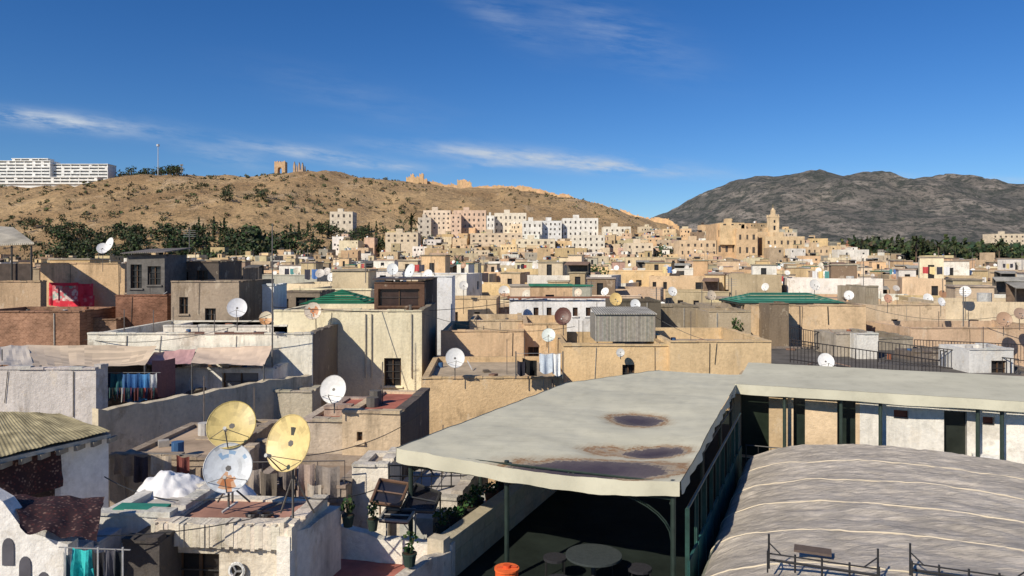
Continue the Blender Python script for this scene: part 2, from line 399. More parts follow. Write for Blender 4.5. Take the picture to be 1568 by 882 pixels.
mx=[c[0] for c in MC]; mz=[c[1] for c in MC]
def mount(x,y):
    k=sst(2100,3800,y)**.9*(1-.5*sst(3850,5200,y))
    z=float(np.interp(x,mx,mz))*k*sst(-200,500,x)
    z+=k*(1-.75*sst(3500,3800,y))*(80*noise.fractal(Vector((x*.0014,y*.0010,5)),1,2,6)-95*abs(noise.noise(Vector((x*.0035,y*.0012,2))))+34*noise.noise(Vector((x*.010,y*.010,4))))
    z+=k*8*noise.noise(Vector((x*.02,y*.02,9)))
    return max(z,0)+2
mb=MB(); X=np.arange(-100,5400,24.0); Y=np.arange(2050,4700,26.0)
for y in Y:
    for x in X: mb.v.append((x,y,mount(x,y)))
mi=mb.mi('hazy_mountain_rock'); nx=len(X)
for j in range(len(Y)-1):
    for i in range(nx-1):
        a=j*nx+i; mb.f.append((a,a+1,a+nx+1,a+nx)); mb.m.append(mi); mb.c.append((.2,.2,.2))
mb.obj('mountain',smooth=True,origin=False)
# ---------------------------------------------------------------- infill medina
far=MB(); cnt=0
y=58.0
while y<640:
    cell=9.2 if y<250 else 11.0
    x=-(.74*y+12)+R.uniform(0,4)
    while x<.74*y+12:
        px=784+x/y*F
        lim=395 if px<300 else (425 if px<500 else (490 if px<640 else (555 if px<1010 else (520 if px<1280 else 430))))
        if y>lim+R.uniform(-30,30) or (y>lim-70 and R.random()<.3) or (px<620 and y>330 and R.random()<.25): x+=cell; continue
        W=R.uniform(5,12.5); D=R.uniform(6,10.5); yaw=.45*noise.noise(Vector((x*.012,y*.012,0)))+.08+R.uniform(-.1,.1)
        g=ground(x,y); top=(9.0+R.choice((-2.6,-1.6,-.9,0,.5,1.2,2.0,3.2))+R.uniform(-.6,.6))
        c=palette()
        if y<90: top-=.8
        if y>230:
            top+=R.choice((0,0,1.5))
            if R.random()<.06 and px>500: W=R.uniform(13,18); top+=2.5; c=jit(WHITE,.04) if R.random()<.5 else c
        if px>1280 and y>300: top-=2
        near=y<190
        m_=MB() if near else far
        H=top+3; o=Vector((x+R.uniform(-1.5,1.5),y+R.uniform(-1.8,1.8),g-3)); par=R.choice((.3,.5,.8,1.1))
        U,V,P=body(m_,o,yaw,W,D,H,c,par=par,fw=autowins(W,H,R.uniform(.15,.7),par+.6),sw=autowins(D,H,.3,par+.6))
        if R.random()<.25: m_.box(P(-.08,-.08,H+.004),U*(W+.16),V*.4,Z*.12,'plaster_far',tuple(min(.85,q*1.15) for q in c))
        clutter(m_,P,W,D,H,par,near)
        if near: m_.obj('medina_house')
        cnt+=1; x+=cell*R.uniform(.75,1.15)
    y+=cell*(.85 if y<250 else 1.0)
far.obj('distant_medina_houses',origin=False)
y=6.0
while y<58:
    x=-(.8*y+10)
    while x<.8*y+10:
        a=x*A.x+y*A.y; b=x*B.x+y*B.y
        if not(-12<b<17 and 4<a<36):
            m_=MB(); W=R.uniform(5,7.5); D=R.uniform(5,7.5); H=R.uniform(3.6,5.2) if y<30 else R.uniform(5.0,6.8)
            U,V,P=body(m_,Vector((x,y,0)),R.uniform(-.1,.3),W,D,H,palette(),mat='plaster_old',fw=autowins(W,H,.4),sw=autowins(D,H,.3))
            m_.obj('medina_house')
        x+=8
    y+=7.5
print('houses',cnt)
# ---------------------------------------------------------------- placed houses
def junk(mb,P,W,D,z,U,V):
    for _ in range(int(min(12,2+W*D*.18))):
        u=R2.uniform(.4,max(.5,W-.9)); v=R2.uniform(.4,max(.45,D-.7)); k=R2.random(); o=P(u,v,z+.004)
        if k<.3:
            c=R2.choice(((.3,.12,.07),(.5,.48,.45),(.05,.12,.25),(.12,.11,.1))); mb.cyl(o,o+Z*R2.uniform(.2,.4),R2.uniform(.1,.18),'clay',c,10)
        elif k<.6:
            a=R2.uniform(0,3); d1=Vector((math.cos(a),math.sin(a),0)); d2=Vector((-math.sin(a),math.cos(a),0))
            mb.box(o,d1*R2.uniform(.2,.5),d2*R2.uniform(.15,.35),Z*R2.uniform(.08,.3),'wood',R2.choice(((.3,.22,.14),(.12,.1,.08),(.45,.42,.38),(.22,.13,.09))))
        elif k<.8:
            a=R2.uniform(0,3); L=R2.uniform(.8,min(2,W*.5)); mb.cyl(o+Z*.04,o+Vector((math.cos(a)*L*.4,abs(math.sin(a))*L*.4,.04+R2.uniform(0,.4))),.025,'metal',R2.choice(((.3,.2,.15),(.5,.5,.5),(.08,.08,.08))),5)
        else:
            mb.cyl(o,o+Z*R2.uniform(.8,1.7),.02,'metal',(.12,.1,.09),4)
def PH(name,pxl,pxr,pyt,d,D,col,yaw=0,mat='plaster',wins=(),swins=(),par=.6,roofc=None,extra=None,shade_side=None,drop=None):
    yw=math.radians(yaw); U=Vector((math.cos(yw),-math.sin(yw),0))
    p=sight(pxl,pyt,d); k=(pxr-784)/F
    W=(k*p.y-p.x)/(U.x-k*U.y)
    H=p.z if drop is None else drop; o=Vector((p.x,p.y,p.z-H))
    fw=[(a*W,b*W,H-v1,H-v0)+tuple(r) for a,b,v0,v1,*r in wins]; sw=[(a*D,b*D,H-v1,H-v0) for a,b,v0,v1 in swins]
    mb=MB(); U,V,P=body(mb,o,yw,W,D,H,col,mat=mat,fw=fw,sw=sw,par=par,roofc=roofc,detail=True,shade_side=shade_side)
    P2=lambda u,v,h:P(u*W,v*D,H+h)
    n=max(3,int(W/.4)); cc=tuple(x*.86 for x in col); sd_=R.random()*50; t=min(.28,D*.3)
    for i in range(n):
        hh=.04+.12*abs(noise.noise(Vector((i*.35,sd_,0))))+.03*R.random(); mb.box(P(W*i/n+.002,-.03-.03*R.random(),H+.003),U*(W/n-.004),V*t,Z*hh,mat,jit(cc,.06))
    m2=max(3,int(D/.4)); cs=tuple(x*.86 for x in (shade_side or col))
    for i in range(1,m2):
        hh=.04+.12*abs(noise.noise(Vector((i*.35,sd_,5))))+.02*R.random(); mb.box(P(W-t+.02,D*i/m2+.002,H+.003),U*(t+.005),V*(D/m2-.004),Z*hh,mat,jit(cs,.06))
    if D>1.4 and W>1.5: junk(mb,P,W,D,H-par,U,V)
    for _ in range(int(W/2.2)):
        u=R2.uniform(.3,W-.3)
        if any(a*W-.15<u<b*W+.15 for a,b,*_r in wins): continue
        mb.cyl(P(u,-.03,H-.05),P(u+R2.uniform(-.1,.1),-.03,H-R2.uniform(.8,3)),R2.choice((.012,.015,.035)),'metal',R2.choice(((.05,.045,.04),(.4,.37,.32),(.15,.12,.1))),5)
    if extra: extra(mb,P2,U,V,W,D,H)
    ob=mb.obj(name); return ob,P2,W,U,V
def WL(name,l,r,drop,thick,col,mat='plaster_old',n=None,rough=.05):
    p0=sight(*l); p1=sight(*r); d=p1-p0; dh=Vector((d.x,d.y,0)); N=Vector((-dh.y,dh.x,0)).normalized()*thick
    n=n or max(6,int(d.length/.3)); mb=MB(); s=R.random()*99
    tops=[p0.lerp(p1,i/n)+Z*rough*(noise.noise(Vector((i*.6,s,0)))+.7*noise.noise(Vector((i*1.9,s,4)))) for i in range(n+1)]
    off=[N.normalized()*rough*.5*noise.noise(Vector((i*.7,s,8))) for i in range(n+1)]
    for i in range(n):
        a,b=tops[i]+off[i],tops[i+1]+off[i+1]; za=Vector((a.x,a.y,p0.lerp(p1,i/n).z-drop)); zb=Vector((b.x,b.y,p0.lerp(p1,(i+1)/n).z-drop))
        mb.poly([za,zb,b,a],mat,col); mb.poly([a,b,b+N,a+N],mat,tuple(x*.9 for x in col)); mb.poly([zb+N,za+N,a+N,b+N],mat,col)
    for q in (0,n):
        a=tops[q]+off[q]; mb.poly([a,a+N,a+N-Z*drop,a-Z*drop],mat,col)
    return mb.obj(name)
def win(a,b,v0,v1,*r): return (a,b,v0,v1)+r
# --- left upper middle
PH('brick_house',-60,122,478,40,5,(.40,.24,.165),2,'brick',par=.3)
PH('ochre_house',62,191,404,52,6,(.66,.47,.28),0,'plaster_old',par=.9)
PH('plaster_house',-40,62,432,46,.6,(.50,.36,.23),0,'plaster_old',wins=[win(.2,.3,.9,1.6)])
PH('plaster_house',-50,60,412,56,5,(.36,.29,.20),0,'plaster_old')
PH('brick_house',177,256,453,42,3,(.30,.16,.11),0,'brick',par=.2)
PH('plaster_house',262,366,432,40,5,(.35,.28,.21),3,'plaster_old',wins=[win(.5,.66,1.4,3.4),win(.12,.25,.8,1.7)],par=.5,shade_side=(.2,.16,.12))
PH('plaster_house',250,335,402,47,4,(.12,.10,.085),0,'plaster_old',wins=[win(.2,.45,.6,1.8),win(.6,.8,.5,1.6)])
PH('plaster_house',330,372,412,52,4,(.22,.18,.14),0,'plaster_old')
def shed_extra(mb,P,U,V,W,D,H):
    mb.slab([P(-.08,-.12,.12),P(1.08,-.12,.2),P(1.08,1.1,.5),P(-.08,1.1,.42)],Z*.06,'corrugated',(.22,.2,.19))
PH('wooden_shed',194,252,392,44,3,(.15,.14,.13),0,'wood',par=.1,wins=[win(.1,.4,.5,1.9),win(.55,.9,.6,1.7)],extra=shed_extra,drop=3.2)
PH('plaster_house',190,262,450,45,4,(.44,.35,.25),0,'plaster_old')
PH('white_house',364,419,438,43,2.5,(.80,.80,.79),0,'plaster',par=.3)
PH('plaster_house',416,490,448,48,4,(.26,.21,.16),0,'plaster_old',wins=[win(.1,.35,.4,1.6),win(.5,.9,.3,1.9)])
PH('plaster_house',120,178,490,41,3,(.36,.24,.17),0,'brick')
mb=MB(); 
mb.slab([sight(-40,378,46),sight(52,374,46),sight(20,350,50),sight(-40,346,50)],Z*.1,'corrugated',(.52,.48,.40))
for px in (-20,18,48): mb.cyl(sight(px,376,46.2)-Z*3.2,sight(px,376,46.2),.06,'metal',(.07,.06,.05),6)
mb.box(sight(-40,396,46.4)-Z*1.4,Vector((3.6,0,0)),Vector((0,.1,0)),Z*1.1,'wood',(.08,.06,.05)); mb.obj('tin_awning')
mb=MB(); cloth(mb,sight(76,433,51.5),sight(120,433,51.5),1.6,(1,1,1),'rug_pale'); cloth(mb,sight(119,434,51.2),sight(143,434,51.2),1.9,(1,1,1),'rug_red'); cloth(mb,sight(123,455,51.0),sight(145,452,51.0),1.0,(1,1,1),'rug_red')
cloth(mb,sight(75,459,51.2),sight(122,461,51.2),.38,(1,1,1),'rug_red',n=8,m=2); cloth(mb,sight(75,432.4,51.2),sight(120,432.4,51.2),.2,(1,1,1),'rug_red',n=8,m=2); cloth(mb,sight(75,433,51.1),sight(80,433,51.1),1.5,(1,1,1),'rug_red',n=2,m=4)
mb.obj('hanging_rug')
PH('white_house',134,479,512,31.5,7.5,(.80,.76,.65),0,'plaster_old',par=.45,shade_side=(.22,.19,.16),roofc=(.66,.60,.50))
PH('white_house',250,440,500,36,3,(.76,.71,.62),0,'plaster_old',par=.3)
mb=MB()
for k in range(46):
    p=sight(292+k*2.5,514,31.6)+Z*.12; mb.cyl(p-Vector((0,.15,0)),p+Vector((0,.35,-0.02)),.045,'clay',(.16,.09,.07),6)
mb.obj('roof_tile_row')
def m1x(mb,P,U,V,W,D,H):
    for u in (.62,.66,.93): mb.cyl(P(u,-.01,-.1),P(u,-.01,-3.2),.03,'metal',(.5,.45,.35),5)
PH('cream_house',419,646,477,36,6.5,(.82,.74,.53),0,'plaster',wins=[win(.745,.86,2.25,3.6)],par=.25,extra=m1x,shade_side=(.3,.26,.2),roofc=(.6,.5,.36))
def twx(mb,P,U,V,W,D,H):
    mb.box(P(-.03,-.03,.19),U*(W*1.05),V*(D*1.06),Z*.09,'metal',(.07,.05,.04))
PH('stair_tower',573,650,434,40,4.2,(.13,.075,.052),0,'plaster_old',wins=[win(.08,.9,.3,1.2,(.05,.03,.025))],par=.05,extra=twx,shade_side=(.06,.05,.04))
PH('white_house',655,692,424,52,3,(.80,.80,.80),0,'plaster',par=.2)
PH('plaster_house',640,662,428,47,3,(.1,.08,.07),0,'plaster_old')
def hip(name,pl,pr,pe,pt,d,D,col,wallc=(.1,.09,.08),ridge=.0):
    l=sight(pl,pe,d); r=sight(pr,pe,d); V=Vector((0,D,0)); zt=EYE-(pt-400)/F*(d+D/2)
    c=(l+r)/2+V/2; c.z=zt; hw=(r-l)*ridge/2; a,b=c-hw,c+hw
    mb=MB(); mat='tile'
    segs=[(l,r,b,a),(r,r+V,b,b),(r+V,l+V,a,b),(l+V,l,a,a)]
    for p,q,t1,t2 in segs:
        nn=7
        for k in range(nn):
            f0,f1=k/nn,(k+1)/nn
            lo0,lo1=p.lerp(t2,f0),q.lerp(t1,f0); hi0,hi1=p.lerp(t2,f1),q.lerp(t1,f1)
            mb.poly([lo0+Z*.03,lo1+Z*.03,hi1,hi0],mat,jit(col,.12))
    mb.box(l-Z*.12,r-l,V,Z*.12,'wood',(.04,.05,.04))
    for u in np.linspace(0.03,.97,6): 
        for v in (.03,.97): mb.cyl(l.lerp(r,u)+V*v-Z*2.4,l.lerp(r,u)+V*v-Z*.1,.06,'wood',wallc,6)
    mb.box(l+V*.5-Z*2.5,(r-l),V*.4,Z*2.3,'plaster',wallc)
    return mb.obj(name)
hip('green_pavilion_roof',458,562,466,443,43,4.5,(.025,.17,.09))
hip('green_tiled_roof',1132,1296,464,448,50.5,5,(.06,.25,.17),(.4,.32,.22),.55)
PH('plaster_house',1095,1150,470,56,6,(.40,.33,.24),0,'plaster_old')
# --- centre
PH('ochre_house',645,863,580,30,7,(.66,.48,.28),-2,'plaster_old',par=.25,roofc=(.48,.39,.28))
PH('ochre_house',675,802,508,39,7,(.67,.48,.30),0,'plaster',wins=[win(.1,.16,1.2,1.8)],par=.7)
PH('ochre_house',718,800,492,43,6,(.58,.45,.30),0,'plaster_old',par=.4)
PH('ochre_house',802,868,497,40,7,(.70,.51,.31),0,'plaster_old',par=.7,wins=[win(.1,.35,1.2,2.2)])
PH('ochre_house',676,760,458,58,6,(.68,.51,.31),2,'plaster',wins=[win(.2,.3,1,2),win(.6,.7,1,2)])
PH('ochre_house',862,1026,530,34,7,(.73,.53,.30),0,'plaster',par=.6,wins=[win(.555,.67,.85,1.65)],shade_side=(.4,.3,.18))
PH('ochre_house',1026,1181,524,33.6,7.5,(.74,.55,.32),0,'plaster',par=.6)
PH('white_house',780,934,461,52,5,(.82,.81,.79),0,'plaster',par=.3,wins=[win(.24+.13*k,.29+.13*k,.45,1.05,(.12,.05,.04)) for k in range(5)],roofc=(.6,.55,.5),
   extra=lambda mb,P,U,V,W,D,H: mb.box(P(-.02,-.05,.19),U*W*1.04,V*.5,Z*.12,'tile',(.25,.12,.08)))
PH('ochre_house',690,905,472,62,6,(.58,.44,.29),0,'plaster_far')
mb=MB(); o=sight(912,523,36.5); w=sight(1004,523,36.5)-o
for k in range(46):
    mb.box(o+w*(k/46),w*(.6/46),Vector((0,.05,0)),Z*1.32,'metal',jit((.48,.45,.38),.1))
mb.box(o+Vector((0,.06,0)),w,Vector((0,2.5,0)),Z*1.28,'metal',(.28,.27,.24)); mb.slab([o+Z*1.33-Vector((.05,.1,0)),o+w+Z*1.33+Vector((.05,-.1,0)),o+w+Vector((0,2.8,1.5)),o+Vector((0,2.8,1.5))],Z*.04,'corrugated',(.45,.43,.38)); mb.obj('corrugated_shed')
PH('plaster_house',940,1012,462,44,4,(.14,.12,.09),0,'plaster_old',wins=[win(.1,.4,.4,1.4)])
PH('plaster_house',1010,1070,470,47,4,(.30,.25,.18),0,'plaster_old')
PH('plaster_house',1085,1150,478,44,4,(.46,.37,.25),0,'plaster_old',par=.5)
# --- right
PH('ochre_house',1150,1326,468,49,7,(.68,.50,.31),2,'plaster',par=.8,shade_side=(.35,.27,.19))
PH('ochre_house',1178,1208,466,47,2,(.26,.20,.14),0,'plaster_old',par=.4)
PH('plaster_house',1326,1345,440,57,5,(.4,.34,.25),0,'plaster_old')
PH('ochre_house',1344,1448,468,54,6,(.70,.54,.36),-4,'plaster_old',par=.6,wins=[win(.2,.3,1,1.8)])
PH('ochre_house',1395,1620,503,46,6,(.64,.46,.31),0,'plaster_old',par=.6)
PH('plaster_house',1345,1398,519,44,4,(.32,.28,.22),0,'plaster_old',par=.3)
PH('plaster_house',1500,1620,470,60,6,(.53,.41,.28),0,'plaster_old',wins=[win(.2,.26,1,2),win(.5,.56,1,2)])
PH('plaster_house',1190,1640,578,33,12,(.26,.22,.19),0,'plaster_old',par=.1,roofc=(.14,.13,.12))
PH('white_house',1484,1552,536,35,2.5,(.78,.77,.73),0,'plaster',par=.2,wins=[win(.5,.85,.5,1.25)])
PH('plaster_house',1280,1345,512,41,3,(.42,.37,.30),0,'plaster_old',wins=[win(.35,.5,.5,1.7)],par=.2)
PH('white_house',1312,1345,512,40,.8,(.7,.68,.62),0,'plaster_old',par=.2)
PH('plaster_house',1400,1470,540,39,2,(.2,.17,.15),0,'plaster_old',par=.2)
mb=MB()
for a,b in (((1210,545,34),(1440,578,33.4)),((1210,520,45),(1345,545,40)),((1345,545,38),(1480,562,36)),((1440,560,37),(1560,575,34.5)),((1400,540,43),(1568,548,42))):
    railing(mb,sight(*a)-Z*.3,sight(*b)-Z*.3,1.05,.16,.025,(.035,.03,.03))
mb.obj('iron_railing')
# ---------------------------------------------------------------- left foreground
PH('grey_house',-70,147,566,24,.7,(.62,.58,.55),0,'plaster_old',par=.1,roofc=(.45,.4,.34))
PH('grey_house',-90,60,590,24.8,2.5,(.4,.36,.32),0,'plaster_old',par=.1,roofc=(.3,.26,.22))
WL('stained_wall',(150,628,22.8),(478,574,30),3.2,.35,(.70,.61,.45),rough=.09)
PH('white_house',268,418,566,29.8,2.0,(.82,.80,.75),2,'plaster',par=.15,wins=[win(.48,.85,.12,1.2,(.22,.22,.23))])
PH('white_house',330,478,600,28.5,1.2,(.54,.48,.37),2,'plaster_old',par=.2)
mb=MB()
tarp(mb,sight(52,562,24.8),sight(222,560,27),sight(240,530,31),sight(40,528,30),.28,(.52,.42,.29),colfn=lambda u,v:tuple(x*(1-.22*(abs(noise.noise(Vector((u*4,v*6,2))))>.28)) for x in (.74,.59,.42)))
for p in ((62,562,24.8),(222,562,27)): mb.cyl(sight(*p)-Z*2.3,sight(*p)+Z*.05,.04,'metal',(.1,.1,.1),6)
mb.obj('shade_tarp')
mb=MB(); tarp(mb,sight(-40,556,23.5),sight(52,562,24.8),sight(42,528,30),sight(-40,532,29),.15,(.52,.47,.41)); mb.obj('shade_tarp')
mb=MB(); tarp(mb,sight(222,557,28),sight(292,557,28.5),sight(300,534,31.4),sight(236,540,31),.12,(.50,.30,.30)); mb.obj('shade_tarp')
mb=MB(); tarp(mb,sight(292,556,28.2),sight(404,560,28.2),sight(418,529,31.3),sight(303,533,31.4),.15,(.70,.55,.42))
for p in ((294,558,28.2),(404,560,28.2)): mb.cyl(sight(*p)-Z*1.2,sight(*p)+Z*.05,.03,'metal',(.1,.1,.1),6)
mb.obj('shade_tarp')
PH('plaster_house',100,270,614,27.5,3.4,(.2,.17,.15),2,'plaster_old',par=.2,roofc=(.15,.12,.1))
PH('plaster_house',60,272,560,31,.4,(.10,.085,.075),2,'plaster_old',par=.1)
mb=MB()
for a,b,dp,c in ((152,170,.9,(.03,.035,.06)),(170,186,.75,(.05,.16,.17)),(186,197,.95,(.06,.14,.30)),(197,214,1.05,(.05,.14,.34)),(214,229,.95,(.08,.24,.5)),(229,240,.6,(.5,.52,.55))):
    cloth(mb,sight(a,571+(a-150)*.02,26.6),sight(b,571,26.6),dp,c,amp=.07)
mb.cyl(sight(148,570.5,26.6),sight(246,570.5,26.6),.008,'metal',(.3,.3,.3),4)
for k in range(26):
    a=150+k*3.5; cloth(mb,sight(a,593,26.4),sight(a+3,593,26.4),R.uniform(.3,.5),R.choice(((.04,.05,.1),(.1,.04,.04),(.3,.3,.3),(.05,.1,.1),(.4,.1,.08),(.02,.02,.02))),n=2,m=3)
mb.obj('laundry')
mb=MB(); cloth(mb,sight(233,552,27.1),sight(268,548,28),1.35,(.28,.14,.13),amp=.03); mb.obj('curtain')
PH('ochre_house',524,613,632,20,3.6,(.68,.53,.36),6,'plaster_old',par=.08,shade_side=(.17,.14,.12),roofc=(.42,.15,.11),wins=[win(.25,.35,.5,.75)])  # darker right wall: staining plus painted-in shade
PH('plaster_house',455,528,645,20.3,3.2,(.60,.50,.39),4,'plaster_old',par=.1,roofc=(.36,.17,.12))
PH('plaster_house',496,560,626,21.5,2.0,(.4,.3,.24),4,'plaster_old',par=.05,roofc=(.42,.15,.11))
WL('parapet_wall',(612,630,20.2),(652,604,23.8),1.2,.2,(.25,.2,.16))
PH('plaster_house',168,330,702,18.6,4.2,(.36,.29,.22),3,'plaster_old',par=.1,roofc=(.50,.38,.27))
PH('plaster_house',300,458,676,21,3.0,(.56,.46,.34),3,'plaster_old',par=.1,roofc=(.52,.40,.28))
PH('plaster_house',320,372,700,18.4,1.0,(.60,.51,.39),3,'plaster_old',par=.1)
PH('plaster_house',370,530,745,17.2,3.0,(.40,.33,.27),3,'plaster_old',par=.25,roofc=(.28,.22,.17))
PH('white_house',539,594,714,17.6,1.5,(.80,.74,.64),4,'plaster_old',par=.1)
PH('plaster_house',590,700,760,17.8,3.5,(.58,.53,.46),10,'plaster_old',par=.1,roofc=(.54,.50,.45))
mb=MB()
for a,b,y0,d,dp,c in ((372,400,716,16.9,.55,(.35,.3,.26)),(398,425,722,16.8,.6,(.14,.12,.1)),(455,482,708,17,.75,(.40,.31,.26)),(484,520,712,17,.8,(.30,.26,.23)),(470,492,740,16.6,.4,(.45,.4,.34)),(426,452,712,16.9,.5,(.2,.17,.15))):
    cloth(mb,sight(a,y0,d),sight(b,y0+2,d),dp,c,amp=.06)
railing(mb,sight(360,745,17),sight(528,742,17.1),.55,.5,.015,(.06,.05,.05))
mb.obj('draped_cloth')
mb=MB()
for a,b,y0,d,dp,c in ((176,204,694,18.0,.5,(.25,.2,.16)),(206,226,697,18.0,.6,(.06,.05,.06)),(232,262,695,18.0,.45,(.45,.38,.3)),(270,290,697,18.0,.55,(.2,.07,.06))):
    cloth(mb,sight(a,y0,d),sight(b,y0+2,d),dp,c,amp=.07)
mb.cyl(sight(170,693,18.0),sight(300,696,18.0),.01,'metal',(.2,.2,.2),4)
mb.obj('laundry')
mb=MB()
c00,c10,c11,c01=sight(-60,712,13.3),sight(170,660,16),sight(92,633,18.2),sight(-60,628,18.6)
def fr(u,v):
    p=c00*(1-u)*(1-v)+c10*u*(1-v)+c11*u*v+c01*(1-u)*v; return p+Z*(.004*math.sin(u*230)+.03*noise.noise(Vector((u*6,v*3,0))))
mb.grid(fr,260,30,'roof',lambda u,v:tuple(x*(1+.6*noise.fractal(Vector((u*12,v*5,3)),1,2,4)) for x in (.37,.32,.19)))
mb.slab([c00-Z*.06,c10-Z*.06,c11-Z*.06,c01-Z*.06],-Z*.08,'wood',(.45,.42,.36))
for k in range(9):
    p=c00.lerp(c10,k/8)-Z*.14; mb.box(p-Vector((.04,.1,0)),Vector((.07,0,0)),Vector((0,.3,0)),-Z*.1,'wood',(.3,.26,.2))
MB.obj(mb,'corrugated_roof')
WL('white_wall',(93,690,15.4),(166,668,16.2),6,.25,(.80,.78,.76),'plaster')
WL('dark_opening_sheet',(-60,700,14.6),(100,680,16.2),2.2,.2,(.08,.06,.055))  # near-black sheet paints the shade of the opening below the roof
mb=MB(); cloth(mb,sight(2,702,14.2),sight(92,690,15.3),.75,(.1,.03,.03),'rug_dark',n=16,amp=.07); mb.obj('patterned_curtain')
mb=MB(); d=11.9
pts=[sight(-30,748,d),sight(4,768,d),sight(36,812,d),sight(104,834,d),sight(104,960,d),sight(-30,960,d)]
mb.slab(pts,Vector((0,.28,0)),'plaster',(.84,.82,.78))
for k,(a,b) in enumerate(((12,838),(38,866),(66,890))):
    arc=[sight(a-9,b+28,d-.02),sight(a+9,b+28,d-.02)]+[sight(a+9*math.cos(t),b-14*math.sin(t),d-.02) for t in np.linspace(0,math.pi,8)]
    mb.slab(arc,Vector((0,.012,0)),'pane',(.10,.1,.12))  # dark plates paint the shade of the arched cutouts
mb.obj('stair_parapet')
mb=MB()
def cf(u,v):
    p0=sight(12,757,12.6); p1=sight(160,762,13.2); q0=sight(34,812,11.6); q1=sight(148,828,11.9)
    p=p0*(1-u)*(1-v)+p1*u*(1-v)+q1*u*v+q0*(1-u)*v
    return p+Z*(.05*noise.noise(Vector((u*5,v*4,1)))+.02*math.sin(u*14+v*3)+.05*math.sin(v*3.1))+Vector((0,.06*noise.noise(Vector((u*6,v*6,8))),0))
mb.grid(cf,36,20,'rug_dark',(1,1,1)); mb.obj('carpet',smooth=True)
PH('white_house',145,262,788,13.6,2.2,(.82,.79,.72),6,'plaster_old',par=.12,roofc=(.5,.47,.43))
mb=MB(); mb.box(sight(172,784,13.7),Vector((.95,-.06,0)),Vector((0,.35,0)),Z*.06,'tile',(.03,.2,.15)); mb.obj('green_tile_ledge')
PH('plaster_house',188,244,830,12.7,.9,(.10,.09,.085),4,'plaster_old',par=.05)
PH('white_house',-20,130,842,12.4,1.0,(.72,.71,.7),4,'plaster_old',par=.05)
mb=MB()
for a,b,y0,dp,c in ((112,140,838,.45,(.05,.5,.5)),(122,142,868,.3,(.04,.45,.48)),(140,160,842,.7,(.03,.03,.035)),(158,178,838,.75,(.12,.12,.14)),(176,190,842,.7,(.03,.035,.04)),(96,112,845,.6,(.08,.12,.16))):
    cloth(mb,sight(a,y0,11.4),sight(b,y0+2,11.4),dp,c,amp=.06)
mb.cyl(sight(90,838,11.4),sight(200,842,11.4),.01,'metal',(.3,.3,.3),4)
for px in (100,150,188): mb.cyl(sight(px,890,11.3),sight(px,838,11.3),.014,'metal',(.5,.5,.5),5)
mb.obj('laundry')
mb=MB(); c=sight(256,786,15.2)
def mf(u,v):
    t=u*2*math.pi; r=v; x=math.cos(t)*r*.98; y=math.sin(t)*r*.9
    h=.74*(1-r**2.0)*(1-.15*x)+.12*noise.fractal(Vector((x*2.5,y*2.5,2)),1,2,4)+.09*abs(noise.noise(Vector((x*5,y*2,5))))
    return c+Vector((x,y+.3,max(0,h)))
mb.grid(mf,70,24,'white_plastic',(.80,.80,.81)); mb.obj('white_tarp_mound',smooth=True)
mb=MB(); c2=sight(352,772,15.4)
def mf2(u,v):
    t=u*2*math.pi; r=v; x=math.cos(t)*r*.62; y=math.sin(t)*r*.5
    return c2+Vector((x,y,max(0,.5*(1-r**2)+.08*noise.fractal(Vector((x*4,y*4,7)),1,2,4))))
mb.grid(mf2,40,12,'white_plastic',(.8,.8,.82)); mb.obj('white_tarp_mound',smooth=True)
def dr(mb,P,U,V,W,D,H):
    n=34
    for i in range(n):
        hh=.02+.06*R.random()
        mb.box(P(i/n,0,-.34+.1*noise.noise(Vector((i*.6,9,2))))-V*(.14+.07*noise.noise(Vector((i*.4,5,5)))),U*(W/n-.001),V*.3,Z*(.38+hh*.5),'plaster_old',jit((.82,.74,.60),.05))
    c=P(.60,-.01,-.75); 
    for k in range(16):
        t0,t1=k*math.pi/8,(k+1)*math.pi/8
        mb.cyl(c+U*.13*math.cos(t0)+Z*.13*math.sin(t0)-V*.06,c+U*.13*math.cos(t1)+Z*.13*math.sin(t1)-V*.06,.03,'plaster',(.8,.8,.77),5)
    mb.cyl(c-V*.05,c-V*.02,.11,'pane',(.02,.02,.02),14)
    for k in range(3): mb.cyl(c-V*.075,c+(U*math.cos(k*2.1)+Z*math.sin(k*2.1))*.1-V*.075,.02,'metal',(.3,.3,.3),4)
PH('white_house',238,452,802,13.3,1.7,(.81,.73,.60),5,'plaster_old',par=.04,roofc=(.44,.24,.18),wins=[win(.14,.46,.5,2.6)],extra=dr)
PH('plaster_house',262,450,772,14.9,.35,(.42,.22,.17),5,'plaster_old',par=.04,roofc=(.36,.2,.15))
WL('white_wall',(444,822,12.9),(521,776,14.9),6,.25,(.84,.79,.70),rough=.09)
WL('white_wall',(519,812,15.4),(692,838,14.9),6,.22,(.83,.79,.69),rough=.09)
WL('white_wall',(602,892,12.9),(690,842,14.8),6,.22,(.76,.69,.58),rough=.07)
mb=MB(); f=[sight(470,890,14.0),sight(640,890,14.0),sight(668,858,15.3),sight(505,852,15.6)]
for p in f: p.z=EYE-6.15
mb.slab(f,-Z*.2,'roof',(.50,.19,.15)); mb.slab([p-Z*.21 for p in f],-Z*7,'plaster_old',(.5,.45,.4)); mb.obj('red_terrace_floor')
mb=MB(); p=sight(383,806,13.2)+Vector((0,.5,.0)); p.z=sight(300,802,13.3).z+.03
for dx in (-.12,.12):
    for k in range(12):
        t0,t1=k*math.pi/6,(k+1)*math.pi/6; mb.cyl(p+Vector((dx+.11*math.cos(t0),.09*math.sin(t0),0)),p+Vector((dx+.11*math.cos(t1),.09*math.sin(t1),0)),.035,'metal',(.02,.015,.015),5)
mb.obj('cable_coil')
